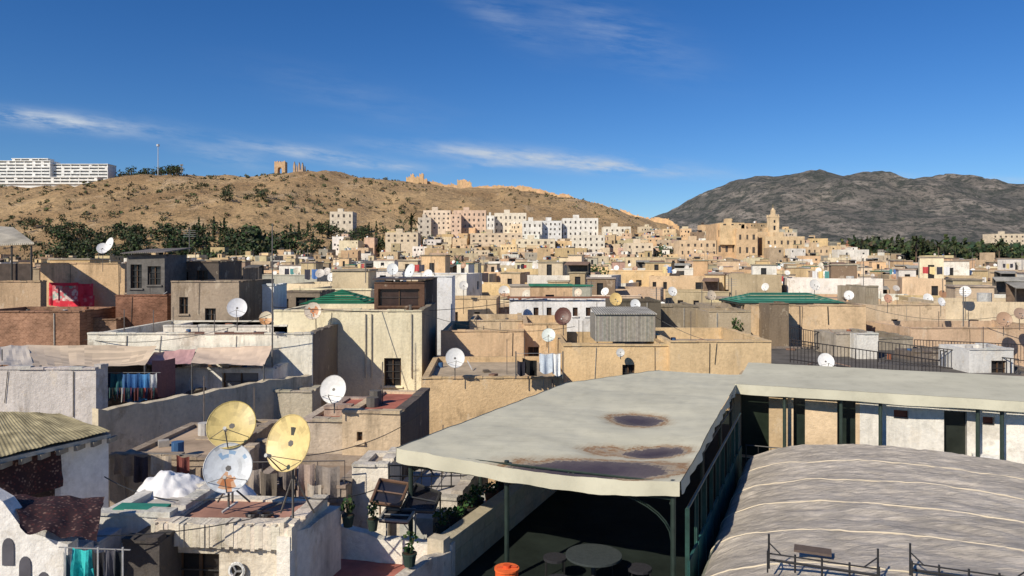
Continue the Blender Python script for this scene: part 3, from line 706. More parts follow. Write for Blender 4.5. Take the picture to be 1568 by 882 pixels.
def framepanel(name,pts,col=(.035,.035,.045),fc=(.16,.09,.055)):
    mb=MB(); ps=[sight(*p) for p in pts]; n=(ps[1]-ps[0]).cross(ps[3]-ps[0]).normalized()
    if n.z<0: n=-n
    mb.slab(ps,-n*.05,'pane',col)
    for i in range(4):
        mb.cyl(ps[i]+n*.02,ps[(i+1)%4]+n*.02,.035,'metal',fc,6)
    mb.cyl((ps[0]+ps[3])/2+n*.02,(ps[1]+ps[2])/2+n*.02,.02,'metal',fc,5)
    mb.cyl(ps[2],ps[2]-Z*.9,.02,'metal',fc,5); mb.cyl(ps[3],ps[3]-Z*.9,.02,'metal',fc,5)
    return mb.obj(name)
framepanel('solar_heater_panel',[(568,770,15.4),(612,776,15.4),(626,742,16.2),(582,735,16.2)])
framepanel('solar_heater_panel',[(614,782,15.5),(664,784,15.6),(674,756,16.4),(636,742,16.4)],fc=(.05,.05,.05))
framepanel('solar_heater_panel',[(580,797,15.2),(624,800,15.2),(636,782,15.6),(592,780,15.6)],col=(.03,.03,.035),fc=(.3,.28,.25))
mb=MB(); railing(mb,sight(596,752,17.4),sight(760,748,20),.6,.32,.018,(.03,.03,.03),mids=3); 
mb.obj('iron_railing')
mb=MB()
for k in range(9):
    p=sight(612+k*17,792-k*5,16.6+k*.35); mb.box(p,Vector((.75,-.1,0)),Vector((.1,.5,0)),-Z*2,'plaster',(.45,.45,.42))
mb.obj('concrete_steps')
# ---------------------------------------------------------------- hero satellite dishes
def dish(px,py,d,diam,n,col,pole,colfn=None,pcol=(.12,.11,.10),brace=False):
    mb=MB(); c=sight(px,py,d); n=Vector(n)
    dish_part(mb,c,n,diam/2,col,pole,28 if diam*F/d>30 else 16,colfn,True,7 if diam*F/d>50 else 3,pcol)
    if brace:
        b=c-n.normalized()*.15; 
        for dx in (-.3,.3): mb.cyl(Vector((b.x+dx,b.y+.25,c.z-pole)),Vector((b.x,b.y,c.z-pole*.45)),.018,'metal',pcol,5)
    return mb.obj('satellite_dish')
YE=(.72,.57,.25)
def ycol(x,y):
    k=1-.25*max(0,noise.noise(Vector((x*3,y*3,1)))*2)
    if abs(x+.0)<.12 and abs(y-.45)<.10 : return (.05,.05,.04)
    return tuple(q*k for q in YE)
def y2col(x,y):
    k=1-.28*max(0,noise.noise(Vector((x*3,y*3,6)))*2); return tuple(q*k for q in (.62,.49,.20))
def rcol(x,y):
    r=math.hypot(x+.02,y+.58)+.12*noise.noise(Vector((x*5,y*5,3)))
    if r<.22: return (.42,.16,.06)
    if r<.38: return (.55,.33,.2)
    if abs(y-.55-.1*math.sin(x*7))<.07 and abs(x-.1)<.6: return (.25,.38,.55)
    k=1-.2*max(0,noise.noise(Vector((x*3,y*3,9)))*2); return (.60*k,.64*k,.68*k)
dish(441,678,13.0,.98,(-.38,-.86,.34),YE,1.35,ycol,brace=True)
dish(354,650,14.0,.94,(.12,-.80,.55),(.62,.49,.17),1.5,y2col)
dish(349,716,13.6,.90,(.22,-.86,.42),(.60,.64,.68),.75,rcol,brace=True)
dish(510,596,19.6,.74,(-.1,-.9,.3),(.72,.71,.68),.65)
dish(697,548,29.5,.80,(.15,-.9,.35),(.74,.74,.72),.9)
dish(363,471,31.8,.86,(.25,-.85,.35),(.70,.71,.73),1.1)
dish(479,476,35.0,.84,(.1,-.9,.3),(.55,.4,.3),.4,lambda x,y:(.5,.2,.08) if math.hypot(x-.1,y)+.3*noise.noise(Vector((x*3,y*3,0)))<.55 else (.6,.52,.42))
dish(407,487,31,.58,(.1,-.9,.3),(.6,.4,.25),.5,lambda x,y:(.5,.25,.1) if y<0 else (.62,.55,.4))
dish(862,484,38,.92,(-.2,-.9,.3),(.12,.045,.03),1.0,lambda x,y:(.10,.035,.025))
dish(840,513,37,.72,(-.1,-.85,.45),(.6,.66,.62),.9)
dish(943,458,41,.74,(.1,-.9,.3),(.70,.50,.20),1.0)
dish(973,466,41,.60,(.1,-.9,.3),(.72,.74,.74),1.0)
dish(1265,553,32.6,.74,(-.1,-.88,.4),(.78,.78,.76),.7)
dish(1196,570,32.6,.62,(-.1,-.88,.4),(.72,.68,.66),.6)
dish(601,412,44,.72,(.1,-.9,.3),(.72,.74,.74),1.6); dish(627,416,44,1.0,(-.7,-.6,.3),(.68,.72,.72),1.6)
dish(772,446,50,.80,(.1,-.9,.3),(.74,.70,.64),1.2,lambda x,y:(.5,.3,.18) if y<-.3 else (.74,.7,.64))
dish(167,374,52,1.0,(-.5,-.8,.3),(.78,.78,.78),1.8); dish(157,380,51,.8,(.3,-.8,.4),(.78,.78,.78),1.6)
dish(1360,457,50,.62,(.1,-.9,.3),(.55,.3,.2),1.0); dish(1442,462,50,.6,(.2,-.9,.3),(.78,.78,.78),1.0)
dish(1538,489,44,.9,(-.2,-.9,.3),(.40,.26,.17),1.0); dish(1562,480,44,.7,(-.2,-.9,.3),(.34,.24,.18),1.0)
dish(950,540,33.4,.4,(-.2,-.9,.3),(.5,.5,.48),.3)
for px,py,d in ((710,437,57),(1090,452,57),(1248,436,57),(1478,446,57),(1300,452,57),(655,420,57),(885,448,57),(1030,446,57)):
    dish(px,py,d,R.uniform(.65,.9),(R.uniform(-.6,.3),-.85,.35),R.choice(((.74,.74,.72),(.6,.5,.38),(.7,.68,.64))),2.2)
mb=MB(); mb.cyl(sight(417,590,30),sight(417,342,30),.045,'metal',(.16,.15,.14),6,.02); mb.cyl(sight(410,395,30),sight(424,392,30),.015,'metal',(.2,.2,.2),4); mb.obj('antenna_mast')
for px,b,t,d in ((1120,470,425,70),(1322,440,395,80),(905,470,430,70),(560,433,395,60),(735,440,400,80),(1005,470,440,60),(1475,500,440,50),(290,385,350,60)):
    mb=MB(); mb.cyl(sight(px,b,d),sight(px,t,d),.04,'metal',(.15,.14,.13),5)
    for k in range(4): q=sight(px,t+3+k*3,d); mb.cyl(q-Vector((.5,0,0)),q+Vector((.5,0,0)),.015,'metal',(.3,.3,.3),4)
    mb.obj('tv_antenna')
mb=MB()
cloth(mb,sight(826,541,29.5),sight(846,541,29.5),.75,(.55,.62,.7)); cloth(mb,sight(846,541,29.5),sight(858,541,29.5),.85,(.80,.82,.82))
cloth(mb,sight(800,548,29.4),sight(822,552,29.4),.6,(.02,.02,.02),amp=.12); cloth(mb,sight(792,552,29.4),sight(804,553,29.4),.55,(.03,.03,.04))
mb.cyl(sight(790,541,29.5),sight(862,541,29.5),.01,'metal',(.3,.3,.3),4)
for px in (790,862): mb.cyl(sight(px,580,29.5),sight(px,538,29.5),.025,'metal',(.1,.1,.1),5)
mb.obj('laundry')
# ---------------------------------------------------------------- terrace building, canopies, vault
FL=6.5
mb=MB()
o=ab(9,-8.9,14.0)
mb.box(o,B*24.9,A*24.5,Z*(14-FL),'plaster_old',(.6,.53,.42),top=(.020,.028,.024))  # floor colour nearly black, the shade under the awning put into it
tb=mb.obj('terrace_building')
mb=MB()
PBx=-7.25
for i in range(18):
    a0=13.3+i*.6
    for j in range(3):
        mb.box(ab(a0+.01,PBx,FL)+Z*(.27*j+.003),B*.24,A*.585,Z*.262,'plaster',jit((.54,.46,.31),.06))
mb.box(ab(13.3,PBx-.05,FL)+Z*.82,B*.34,A*10.8,Z*.07,'plaster',(.52,.46,.33))
mb.box(ab(13.0,PBx-.04,FL),B*.36,A*.28,Z*1.0,'plaster',(.6,.53,.40))
mb.obj('parapet_wall')
def canopy_obj():
    mb=MB(); spots=[((1.50,14.75),1.75,.72),((3.25,19.3),.66,.8),((3.1,16.25),.68,.46)]
    rings=[((2.15,16.4),.66,.46)]
    def lb(a): return float(np.interp(a,[13.75,23.2,27.3],[-8.45,-7.85,-5.6]))
    def st(x,y):
        v=0
        for (c,rx,ry) in spots:
            r=math.hypot((x-c[0])/rx,(y-c[1])/ry); v=max(v,1.12-.58*r if r<1.7 else 0)
        for (c,rx,ry) in rings:
            r=math.hypot((x-c[0])/rx,(y-c[1])/ry); v=max(v,min(.50,.75-.4*r) if r<1.7 else 0)
        return v
    def fn(u,v):
        a=13.75+v*13.6; b=lb(a)*(1-u)+(-2.45-.02*(a-13.75))*u
        p=ab(a,b,4.0); sag=0
        for (c,rx,ry) in spots+rings:
            r=math.hypot((p.x-c[0])/(rx*1.6),(p.y-c[1])/(ry*1.8)); sag+=.11*math.exp(-r*r)
        s=(math.sin(math.pi*u)**.6)*.07*(1-.6*abs(math.sin(v*math.pi*4.5)))
        p.z+=-sag-s+.02*noise.noise(Vector((a*1.6,b*1.6,0)))+.012*noise.noise(Vector((a*.8,b*5,3)))
        return p
    mb.grid(fn,70,150,'canopy_fabric',lambda u,v:(st(*fn(u,v)[:2]),0,0))
    def val(e,L,nseg,drop,out):
        def g(u,v):
            p=e(u); w=math.sin(u*L*3.1)+.6*math.sin(u*L*7.3+1)
            return p+out*(.03*v*w+.02)-Z*(v*(drop+.012*math.sin(u*L*1.9)+.008*math.sin(u*L*6)))+Z*.012
        mb.grid(g,nseg,4,'canopy_fabric',(0,0,0))
    val(lambda u:fn(u,0),6,90,.29,-A); val(lambda u:fn(1,u),13.6,150,.24,B); val(lambda u:fn(0,u),13.6,120,.24,-B)
    return mb.obj('awning_canopy',smooth=True)
can=canopy_obj()
mb=MB()
def fn2(u,v):
    b=-2.70+u*19.2; a=25.1+v*(4.6)
    p=ab(a,b,3.98-.12*v); p.z+=-.06*math.sin(v*math.pi)*(.5+.5*abs(math.sin(u*9)))+.01*noise.noise(Vector((a*2,b*2,3))); return p
mb.grid(fn2,120,16,'canopy_fabric',(0,0,0))
mb.grid(lambda u,v:fn2(u,0)-A*(.03+.03*v*math.sin(u*55))-Z*(v*(.31+.015*math.sin(u*30))),160,4,'canopy_fabric',(0,0,0))
mb.obj('awning_canopy',smooth=True)
mb=MB(); G=(.02,.035,.028)
def post(a,b,top=4.06,bot=FL,r=.05): mb.cyl(ab(a,b,bot),ab(a,b,top),r,'metal',G,8)
for a,b in ((13.9,-8.2),(13.95,-5.98),(13.9,-2.6),(17.2,-8.1),(20.5,-8.0),(17.4,-2.6),(21,-2.65),(24.8,-2.8),(23.3,-7.6)): post(a,b)
for b0,b1 in ((-8.2,-2.6),):
    for h in (4.12,4.42): mb.cyl(ab(13.92,b0,h),ab(13.92,b1,h),.025,'metal',G,6)
    for k in range(14):
        x0=b0+(b1-b0)*k/14; x1=b0+(b1-b0)*(k+1)/14; hh=(4.12,4.42) if k%2 else (4.42,4.12)
        mb.cyl(ab(13.92,x0,hh[0]),ab(13.92,x1,hh[1]),.014,'metal',G,5)
for b in (-8.15,-2.65):
    for h in (4.15,4.5): mb.cyl(ab(13.9,b,h),ab(24.5,b,h),.025,'metal',G,6)
    for k in range(24):
        a0=13.9+k*.44; hh=(4.15,4.5) if k%2 else (4.5,4.15); mb.cyl(ab(a0,b,hh[0]),ab(a0+.44,b,hh[1]),.012,'metal',G,5)
for a in (17.2,20.5,24): mb.cyl(ab(a,-8.1,4.14),ab(a,-2.65,4.14),.03,'metal',G,6)
for s in (0,1):
    pr=None
    for k in range(9):
        t=k/8; q=ab(13.95+.1*s,-2.65-1.5*(1-math.cos(t*math.pi/2)),5.2-.8*math.sin(t*math.pi/2))
        if pr is not None: mb.cyl(pr,q,.014,'metal',G,5)
        pr=q
mb.obj('awning_frame')
mb=MB(); TE=(.03,.12,.10)
for k in range(9):
    a0=14.0+k*1.05
    mb.box(ab(a0,-2.36,FL),B*.05,A*.95,Z*.95,'wood',jit(TE,.15))
    mb.box(ab(a0,-2.40,FL),B*.08,A*.05,Z*1.9,'wood',(.02,.06,.05))
mb.cyl(ab(14,-2.36,FL-1.9),ab(23.4,-2.36,FL-1.9),.03,'metal',(.02,.06,.05),6)
for k in range(12): mb.cyl(ab(14.2+k*.75,-2.36,FL-.95),ab(14.2+k*.75,-2.36,FL-1.9),.012,'metal',(.02,.06,.05),4)
mb.obj('teal_screen')
mb=MB()
wl=[(-2.9,-1.1,(.56,.42,.26)),(-1.1,1.0,(.74,.57,.38)),(1.0,6.5,(.82,.79,.72)),(6.5,16,(.72,.67,.59))]
for b0,b1,c in wl:
    W=b1-b0; wins=[]
    if b0==-1.1: wins=[(.15,.5,.02,2.2,(.02,.03,.025)),(1.45,1.98,.02,2.15,(.02,.03,.025))]
    if b0==1.0: wins=[(.95,1.35,1.65,1.92,(.25,.06,.04)),(2.3,2.9,.02,2.0,(.025,.03,.025)),(3.3,3.6,1.65,1.9,(.25,.06,.04))]
    if b0==-2.9: wins=[(.3,1.2,.02,2.1,(.02,.03,.02))]
    if b0==6.5: wins=[(.4,1.6,.02,2.3,(.02,.02,.02))]
    wall(mb,ab(25.75,b0,FL),B,-A,W,2.40,wins,'plaster',c,.3)
    mb.box(ab(26.07,b0,FL),B*W,A*3.3,Z*2.38,'plaster',c)
mb.obj('terrace_room')
mb=MB()
for b in (-1.2,.45,1.55,4.1,4.7,7,9,12): mb.cyl(ab(25.3,b,FL),ab(25.3,b,4.1),.055,'metal',(.03,.05,.04),8)
railing(mb,ab(23.4,-2.2,FL-.35),ab(23.4,12,FL-.35),.62,.35,.02,(.03,.03,.03),mids=2)
mb.obj('iron_railing')
mb=MB(); p=ab(25.65,4.0,FL-.3); mb.box(p,B*.75,-A*.3,Z*.52,'metal',(.78,.78,.76))
for k in range(18):
    t0,t1=k*math.pi/9,(k+1)*math.pi/9; c=p+B*.3-A*.31+Z*.26
    mb.cyl(c+B*.2*math.cos(t0)+Z*.2*math.sin(t0),c+B*.2*math.cos(t1)+Z*.2*math.sin(t1),.015,'metal',(.1,.1,.1),4)
    mb.cyl(c,c+B*.2*math.cos(t0)+Z*.2*math.sin(t0),.006,'metal',(.1,.1,.1),4)
mb.cyl(p+B*.3-A*.302+Z*.26,p+B*.3-A*.305+Z*.26,.2,'pane',(.03,.03,.03),16); mb.obj('air_conditioner')
VB0,VB1,VA0,VA1=-2.15,6.3,8.2,22.4
mb=MB(); rise=1.05
def vf(u,v,off=0):
    a=VA0+(VA1-VA0)*v; t=math.pi*u; b=(VB0+VB1)/2-(VB1-VB0)/2*math.cos(t)
    ribp=abs(((a-VA0)/1.78)%1-.5)*2
    s=math.sin(t); h=6.02-rise*(s**.85 if s>0 else 0)
    sag=.05*(1-ribp**2)*s
    w=.05*noise.fractal(Vector((a*2.2,b*.7,3)),1,2,6)+.03*noise.noise(Vector((a*6,b*1.6,9)))+.022*noise.noise(Vector((a*9,b*6,2)))
    p=ab(a,b,h+sag); p.z+=w*(.4+.6*s)+off; return p
mb.grid(vf,150,300,'plastic_sheet',lambda u,v:tuple(q*(1+.14*noise.noise(Vector((u*5,v*14,1)))) for q in ((.60,.54,.46) if u>.07 else (.36,.37,.29))))
mb.grid(lambda u,v:ab(VA0+(VA1-VA0)*u,VB0-.03*math.sin(u*50)-.06*v,6.02+.46*v),120,3,'plastic_sheet',(.44,.42,.33))
for av in (0,1):
    mb.grid(lambda u,v:vf(u,av)*(1-v)+Vector((vf(u,av).x,vf(u,av).y,EYE-6.48))*v,60,4,'plastic_sheet',(.48,.43,.37))
vo=mb.obj('vaulted_plastic_roof',smooth=True)
mb=MB()
for k in range(8):
    v=(1.78*(k+1))/(VA1-VA0)
    if v>1: continue
    for i in range(70):
        p,q=vf(i/70,v,-.004),vf((i+1)/70,v,-.004)
        mb.cyl(p,q,.019,'tarp',(.62,.54,.40),6)
mb.obj('vault_ribs',parent=vo)
for a,b in ((13.0,-.86),(13.45,1.25)):
    mb=MB(); base=ab(a,b,4.93)
    L=B*1.62; ir=(.02,.02,.022)
    mb.cyl(base,base+L,.024,'metal',ir,6); mb.cyl(base+Z*.10,base+L+Z*.10,.014,'metal',ir,6)
    for k in range(5):
        q=base+L*(k/4); hh=.42 if k in (0,4) else .14
        mb.cyl(q-Z*.15,q+Z*hh,.018,'metal',ir,5)
    for k in (0,4):
        q=base+L*(k/4); mb.cyl(q+Z*.28,q+Z*.1+L*(.12 if k==0 else -.12),.012,'metal',ir,5); mb.cyl(q+Z*.2-A*.3,q+Z*.2,.014,'metal',ir,5); mb.cyl(q-A*.3-Z*.1,q-A*.3+Z*.25,.014,'metal',ir,5)
    mb.obj('iron_bracket')
mb=MB(); mb.box(ab(13.75,-.5,5.02),B*.6,A*.28,Z*.04,'fabric',(.13,.10,.085)); mb.obj('metal_plate')
mb=MB(); c=Vector((1.6,14.6,EYE-FL))
mb.cyl(c,c+Z*.72,.05,'metal',(.03,.03,.03),8); mb.cyl(c+Z*.72,c+Z*.76,.55,'fabric',(.05,.06,.06),28); mb.cyl(c+Z*.0,c+Z*.03,.3,'metal',(.03,.03,.03),16)  # table and stools coloured near black to carry the awning shade
for k in range(5):
    an=k*1.256; q=c+Vector((math.cos(an)*.9,math.sin(an)*.9,0)); 
    for dx,dy in ((-.18,-.18),(.18,-.18),(-.18,.18),(.18,.18)): mb.cyl(q+Vector((dx,dy,0)),q+Vector((dx,dy,.45)),.015,'metal',(.02,.02,.02),5)
    mb.cyl(q+Z*.45,q+Z*.5,.24,'fabric',(.035,.035,.04),14)
mb.obj('round_table_and_stools')
mb=MB(); c=sight(776,884,13.4); c.z=EYE-5.88
mb.cyl(c-Z*.25,c+Z*.34,.2,'clay',(.75,.12,.03),20,.21); mb.cyl(c+Z*.34,c+Z*.37,.225,'clay',(.8,.15,.04),20); mb.cyl(c+Z*.37,c+Z*.42,.07,'clay',(.7,.1,.03),10)
mb.cyl(c+Vector((-.18,0,.37)),c+Vector((.18,0,.37))+Z*.02,.02,'clay',(.5,.08,.03),6); mb.box(c+Vector((-.3,-.3,-8)),Vector((.6,0,0)),Vector((0,.6,0)),Z*7.75,'plaster',(.3,.28,.25)); mb.obj('orange_water_drum')
def pot(p,r,h,leaf,pc=(.03,.05,.04),lh=.4):
    mb=MB(); mb.cyl(p,p+Z*h,r*.75,'clay',pc,14,r); mb.cyl(p+Z*h,p+Z*(h+.03),r*1.08,'clay',pc,14); mb.cyl(p+Z*(h+.031),p+Z*(h+.034),r*.9,'clay',(.05,.035,.02),12)
    for k in range(5): mb.cyl(p+Z*h,p+Z*(h+lh*.7)+Vector((R.uniform(-.1,.1),R.uniform(-.1,.1),0)),.008,'trunk',(.08,.08,.04),4)
    leafball(mb,p+Z*(h+lh*.55),r*1.25,lh*.5,leaf,.09,((.03,.07,.02),(.05,.09,.03),(.02,.045,.02)))
    mb.obj('potted_plant')
for px,py,d,r in ((533,806,14.9,.12),(571,812,14.9,.11),(627,866,13.6,.13)): pot(sight(px,py,d),r,.2,50)
for k in range(13):
    a=14.2+k*.62; pot(ab(a,-7.62+R.uniform(-.05,.05),FL-.55),.14+.05*R.random(),.26,70,R.choice(((.02,.035,.03),(.04,.04,.04),(.2,.09,.05))),R.uniform(.2,.4))
mb=MB(); mb.box(ab(13.4,-7.9,FL),B*.5,A*9,Z*.545,'plaster',(.5,.45,.36)); mb.obj('planter_ledge')
mb=MB()
def cable(p,q,sag,r=.012):
    pr=p
    for k in range(1,15):
        t=k/14; s=p.lerp(q,t)-Z*sag*4*t*(1-t); mb.cyl(pr,s,r,'metal',(.03,.03,.03),4); pr=s
cable(sight(440,760,13.1),sight(605,735,17.5),.2); cable(sight(349,760,13.5),sight(160,730,16),.25); cable(sight(441,700,13.2),sight(655,625,22),.3,.01)
cable(sight(441,780,13.2),sight(100,820,12),.15,.01); cable(sight(417,470,30),sight(820,455,50),.5,.02); cable(sight(417,480,30),sight(130,520,31.6),.5,.015)
cable(sight(646,480,36),sight(880,500,38),.5,.015); cable(sight(1003,485,37),sight(1180,530,34),.5,.015); cable(sight(1325,470,50),sight(1565,480,44),.6,.018)
mb.obj('overhead_cables')
# ---------------------------------------------------------------- distant landmarks
def apt(name,pxl,pxr,pyt,pyb,d,col,rows,colsn,D=14,yaw=0,arch=False):
    p=sight(pxl,pyt,d); yw=math.radians(yaw); U=Vector((math.cos(yw),-math.sin(yw),0)); k=(pxr-784)/F; W=(k*p.y-p.x)/(U.x-k*U.y)
    H=(pyb-pyt)/F*d; ext=10; o=Vector((p.x,p.y,p.z-H-ext)); wins=[]
    for r in range(rows):
        for c in range(colsn):
            u=W*(c+.5)/colsn+R2.uniform(-.2,.2); ww=W/colsn*R2.uniform(.13,.2); v=ext+H*(r+.45)/rows*.95; hh=H/rows*R2.uniform(.16,.24)
            wins.append((u-ww,u+ww,v-hh,v+hh,(.10,.08,.065)))
    mb=MB(); body(mb,o,yw,W,D,H+ext,col,par=.8,fw=wins,sw=[(D*(c+.3)/4,D*(c+.3)/4+1.4,ext+H*(r+.25)/rows,ext+H*(r+.25)/rows+1.5) for r in range(rows) for c in range(4)])
    mb.box(o+Z*(H+ext+.01)+U*(W*.3)+Vector((0,3,0)),U*min(4,W*.25),Vector((0,3,0)),Z*2.4,'plaster_far',col)
    mb.obj(name); return
PK=(.74,.54,.40); WH=(.82,.79,.72)
for a in ((648,690,322,352,505,(.78,.64,.49),4,6),(690,706,328,356,500,PK,4,2),(694,744,322,358,510,PK,4,7),(745,757,330,358,508,WH,3,2),(757,806,326,358,515,(.82,.74,.6),3,7),(800,830,338,362,490,WH,2,4),(826,860,338,362,495,(.80,.79,.76),3,5),(862,916,334,362,500,WH,3,7),
          (876,926,360,388,440,(.80,.74,.62),3,6),(925,966,347,366,490,(.82,.76,.63),2,5),(505,540,324,345,530,(.72,.63,.5),2,4),(720,800,357,372,460,(.7,.56,.4),2,8),(640,660,333,360,500,(.6,.53,.44),3,2),(960,1000,372,392,410,(.76,.63,.46),2,4),(790,850,366,384,440,(.78,.68,.5),2,6),(590,640,356,372,440,(.7,.58,.42),2,5)):
    apt('apartment_block',*a)
for a in ((1097,1150,342,392,400,(.60,.41,.24),2,5,22),(1128,1160,350,392,395,(.70,.50,.30),2,3,14),(1172,1232,362,392,395,(.72,.54,.33),2,6,20),(1160,1200,355,392,405,(.64,.47,.29),1,4,12),(1103,1140,341,346,398,(.72,.53,.31),1,3,8),(1235,1270,378,400,390,(.66,.49,.31),2,4,10),(1040,1098,368,392,400,(.72,.54,.35),2,6,14)):
    apt('medersa_building',*a)
mb=MB(); d=404; p=sight(1179,392,d); w=5.0; TC=(.74,.57,.36)
wall(mb,p-Z*8,Vector((1,0,0)),Vector((0,-1,0)),w,8+21,[(1.9,3.1,22,24.5),(1.9,3.1,16,18),(2.0,3.0,26,27.5)],'plaster_far',TC)
wall(mb,p-Z*8+Vector((w,0,0)),Vector((0,1,0)),Vector((1,0,0)),w,29,[(1.9,3.1,22,24.5)],'plaster_far',TC); mb.box(p-Z*8+Vector((.02,.3,0)),Vector((w-.04,0,0)),Vector((0,w-.3,0)),Z*28.9,'plaster_far',TC)
mb.box(p+Z*21+Vector((-.2,-.2,0)),Vector((w+.4,0,0)),Vector((0,w+.4,0)),Z*.6,'plaster_far',TC)
for i in range(5):
    for yy in (-.15,w-.35): mb.box(p+Z*21.6+Vector((i*1.1-.1,yy,0)),Vector((.6,0,0)),Vector((0,.5,0)),Z*.9,'plaster_far',TC)
mb.box(p+Z*21.6+Vector((1.5,1.5,0)),Vector((2.0,0,0)),Vector((0,2.0,0)),Z*3.4,'plaster_far',TC)
mb.cyl(p+Z*25.0+Vector((2.5,2.5,0)),p+Z*26.2+Vector((2.5,2.5,0)),1.1,'plaster_far',TC,10,.3); mb.cyl(p+Z*26.2+Vector((2.5,2.5,0)),p+Z*28+Vector((2.5,2.5,0)),.12,'metal',(.4,.3,.1),5)
mb.obj('minaret')
for a in ((1500,1560,398,425,240,(.58,.43,.28),2,5),(1520,1570,358,372,660,(.7,.6,.45),2,6),(1296,1318,374,388,480,(.45,.22,.14),2,2)): apt('plaster_house',*a)
def hotel(pl,pr,pt,d,rows,D):
    p=sight(pl,pt,d); q=sight(pr,pt,d); W=q.x-p.x; H=rows*3.4; mb=MB(); C=(.84,.84,.81)
    mb.box(p-Z*(H+14),Vector((W,0,0)),Vector((0,D,0)),Z*(H+14),'plaster_far',C)
    for r in range(rows):
        z=-H+r*3.4; n=max(3,int(W/9)); 
        mb.box(p+Z*(z-.002)+Vector((-.3,-1.7,0)),Vector((W+.6,0,0)),Vector((0,1.69,0)),Z*1.7,'plaster_far',C)
        mb.box(p+Z*(z+1.7)+Vector((.1,-.06,0)),Vector((W-.2,0,0)),Vector((0,.05,0)),Z*1.3,'pane',(.16,.16,.16))
        for k in range(n+1):
            ww=R.choice((.6,.6,3)); xx=W*k/n-.5 if k else 0
            mb.box(p+Z*(z+1.702)+Vector((min(xx,W-ww),-1.6,0)),Vector((ww,0,0)),Vector((0,1.5,0)),Z*1.69,'plaster_far',C)
    mb.box(p+Vector((-.6,-2,0)),Vector((W+1.2,0,0)),Vector((0,D+2,0)),Z*.6,'plaster_far',C); return mb.obj('white_hotel')
hotel(-80,78,247,800,6,16); hotel(82,166,252,805,5,16); hotel(-60,150,272,780,2,10); hotel(20,74,243.5,806,1,10)
mb=MB(); b=sight(242,285,800); mb.cyl(b,sight(242,222,800),.55,'metal',(.55,.55,.55),8,.3); mb.cyl(sight(242,224,800),sight(242,221,800),1.6,'metal',(.6,.6,.6),10); mb.obj('lighting_mast')
mb=MB(); b=sight(278,285,800); mb.cyl(b,sight(278,252,800),.6,'metal',(.1,.12,.12),8,.5)
for k in range(3): q=sight(278,254+k*5,800); mb.box(q-Vector((1.6,.2,0)),Vector((3.2,0,0)),Vector((0,.4,0)),Z*1.8,'metal',(.2,.2,.2))
mb.obj('telecom_mast')
OR=(.58,.39,.23)
mb=MB(); d=895; p=sight(420,268,d); z0=ground(p.x,d)-2; p.z=z0; top=sight(420,248,d).z; H=top-z0
mb.box(p,Vector((4,0,0)),Vector((0,9,0)),Z*H,'plaster_far',OR); mb.box(p+Vector((9,0,0)),Vector((4,0,0)),Vector((0,9,0)),Z*(H+.5),'plaster_far',OR)
for k in range(8):
    t0=math.pi*k/8; t1=math.pi*(k+1)/8; x0=6.5-2.5*math.cos(t0); x1=6.5-2.5*math.cos(t1); zz0=H*.55+2.5*math.sin(t0); zz1=H*.55+2.5*math.sin(t1)
    pts=[p+Vector((x0,0,zz0)),p+Vector((x1,0,zz1)),p+Vector((x1,0,H-.4)),p+Vector((x0,0,H-.2))]; mb.slab(pts,Vector((0,9,0)),'plaster_far',OR)
for k in range(5): mb.box(p+Vector((k*2.8,0.5,H-.5)),Vector((1.4,0,0)),Vector((0,2,0)),Z*R.uniform(.9,2.2),'plaster_far',OR)
mb.obj('ruined_tomb')
mb=MB(); 
for x,w,h,dd in ((0,3.2,17,3),(3.4,2.2,13,2),(5.8,2.6,16,4),(10,2.8,15,4),(13,1.8,11,3),(7,5,7,2)):
    q=sight(448,268,895)+Vector((x,R.uniform(0,3),0)); q.z=ground(q.x,q.y)-2
    mb.slab([q,q+Vector((w,0,0)),q+Vector((w*.8,0,h*.9)),q+Vector((w*.5,0,h+2)),q+Vector((w*.1,0,h*.8))],Vector((0,dd,0)),'plaster_far',(.46,.34,.24))
mb.obj('ruined_tomb')
OR2=(.68,.45,.25)
mb=MB(); line=[(650,890,6),(690,893,7),(700,893,13),(718,893,13),(722,893,7),(770,893,8),(800,893,8),(835,892,7.5),(870,890,7),(910,885,7),(950,870,8),(985,840,8),(1010,820,7),(1040,800,6)]
for i in range(len(line)-1):
    (pa,da,ha),(pb,db,hb)=line[i],line[i+1]; n=max(2,int((pb-pa)/4))
    for k in range(n):
        t0,t1=k/n,(k+1)/n; P0=((pa+(pb-pa)*t0-784)/F*(da+(db-da)*t0),da+(db-da)*t0); P1=((pa+(pb-pa)*t1-784)/F*(da+(db-da)*t1),da+(db-da)*t1)
        g0,g1=ground(*P0),ground(*P1); h=ha; h+=R.uniform(-.9,.9)
        a=Vector((P0[0],P0[1],g0-3)); b=Vector((P1[0]-.02,P1[1],g1-3)); mb.slab([a,b,b+Z*(h+3),a+Z*(h+3)],Vector((0,2,0)),'plaster_far',jit(OR2,.07))
        if k%3==0: mb.box(a+Z*(h+3.01),Vector((1.1,0,0)),Vector((0,2,0)),Z*.9,'plaster_far',OR2)
mb.obj('city_rampart')
mb=MB()
for x,w,h in ((0,5,9),(5,4,13),(9.2,6,10),(15.5,5,14),(20.8,4,8)):
    q=sight(622,300,885)+Vector((x,0,0)); q.z=ground(q.x,885)-3
    mb.slab([q,q+Vector((w,0,0)),q+Vector((w,0,h+2)),q+Vector((w*.6,0,h+3.5)),q+Vector((w*.4,0,h+1)),q+Vector((0,0,h+3))],Vector((0,5,0)),'plaster_far',jit(OR2,.06))
mb.obj('ruined_gate')
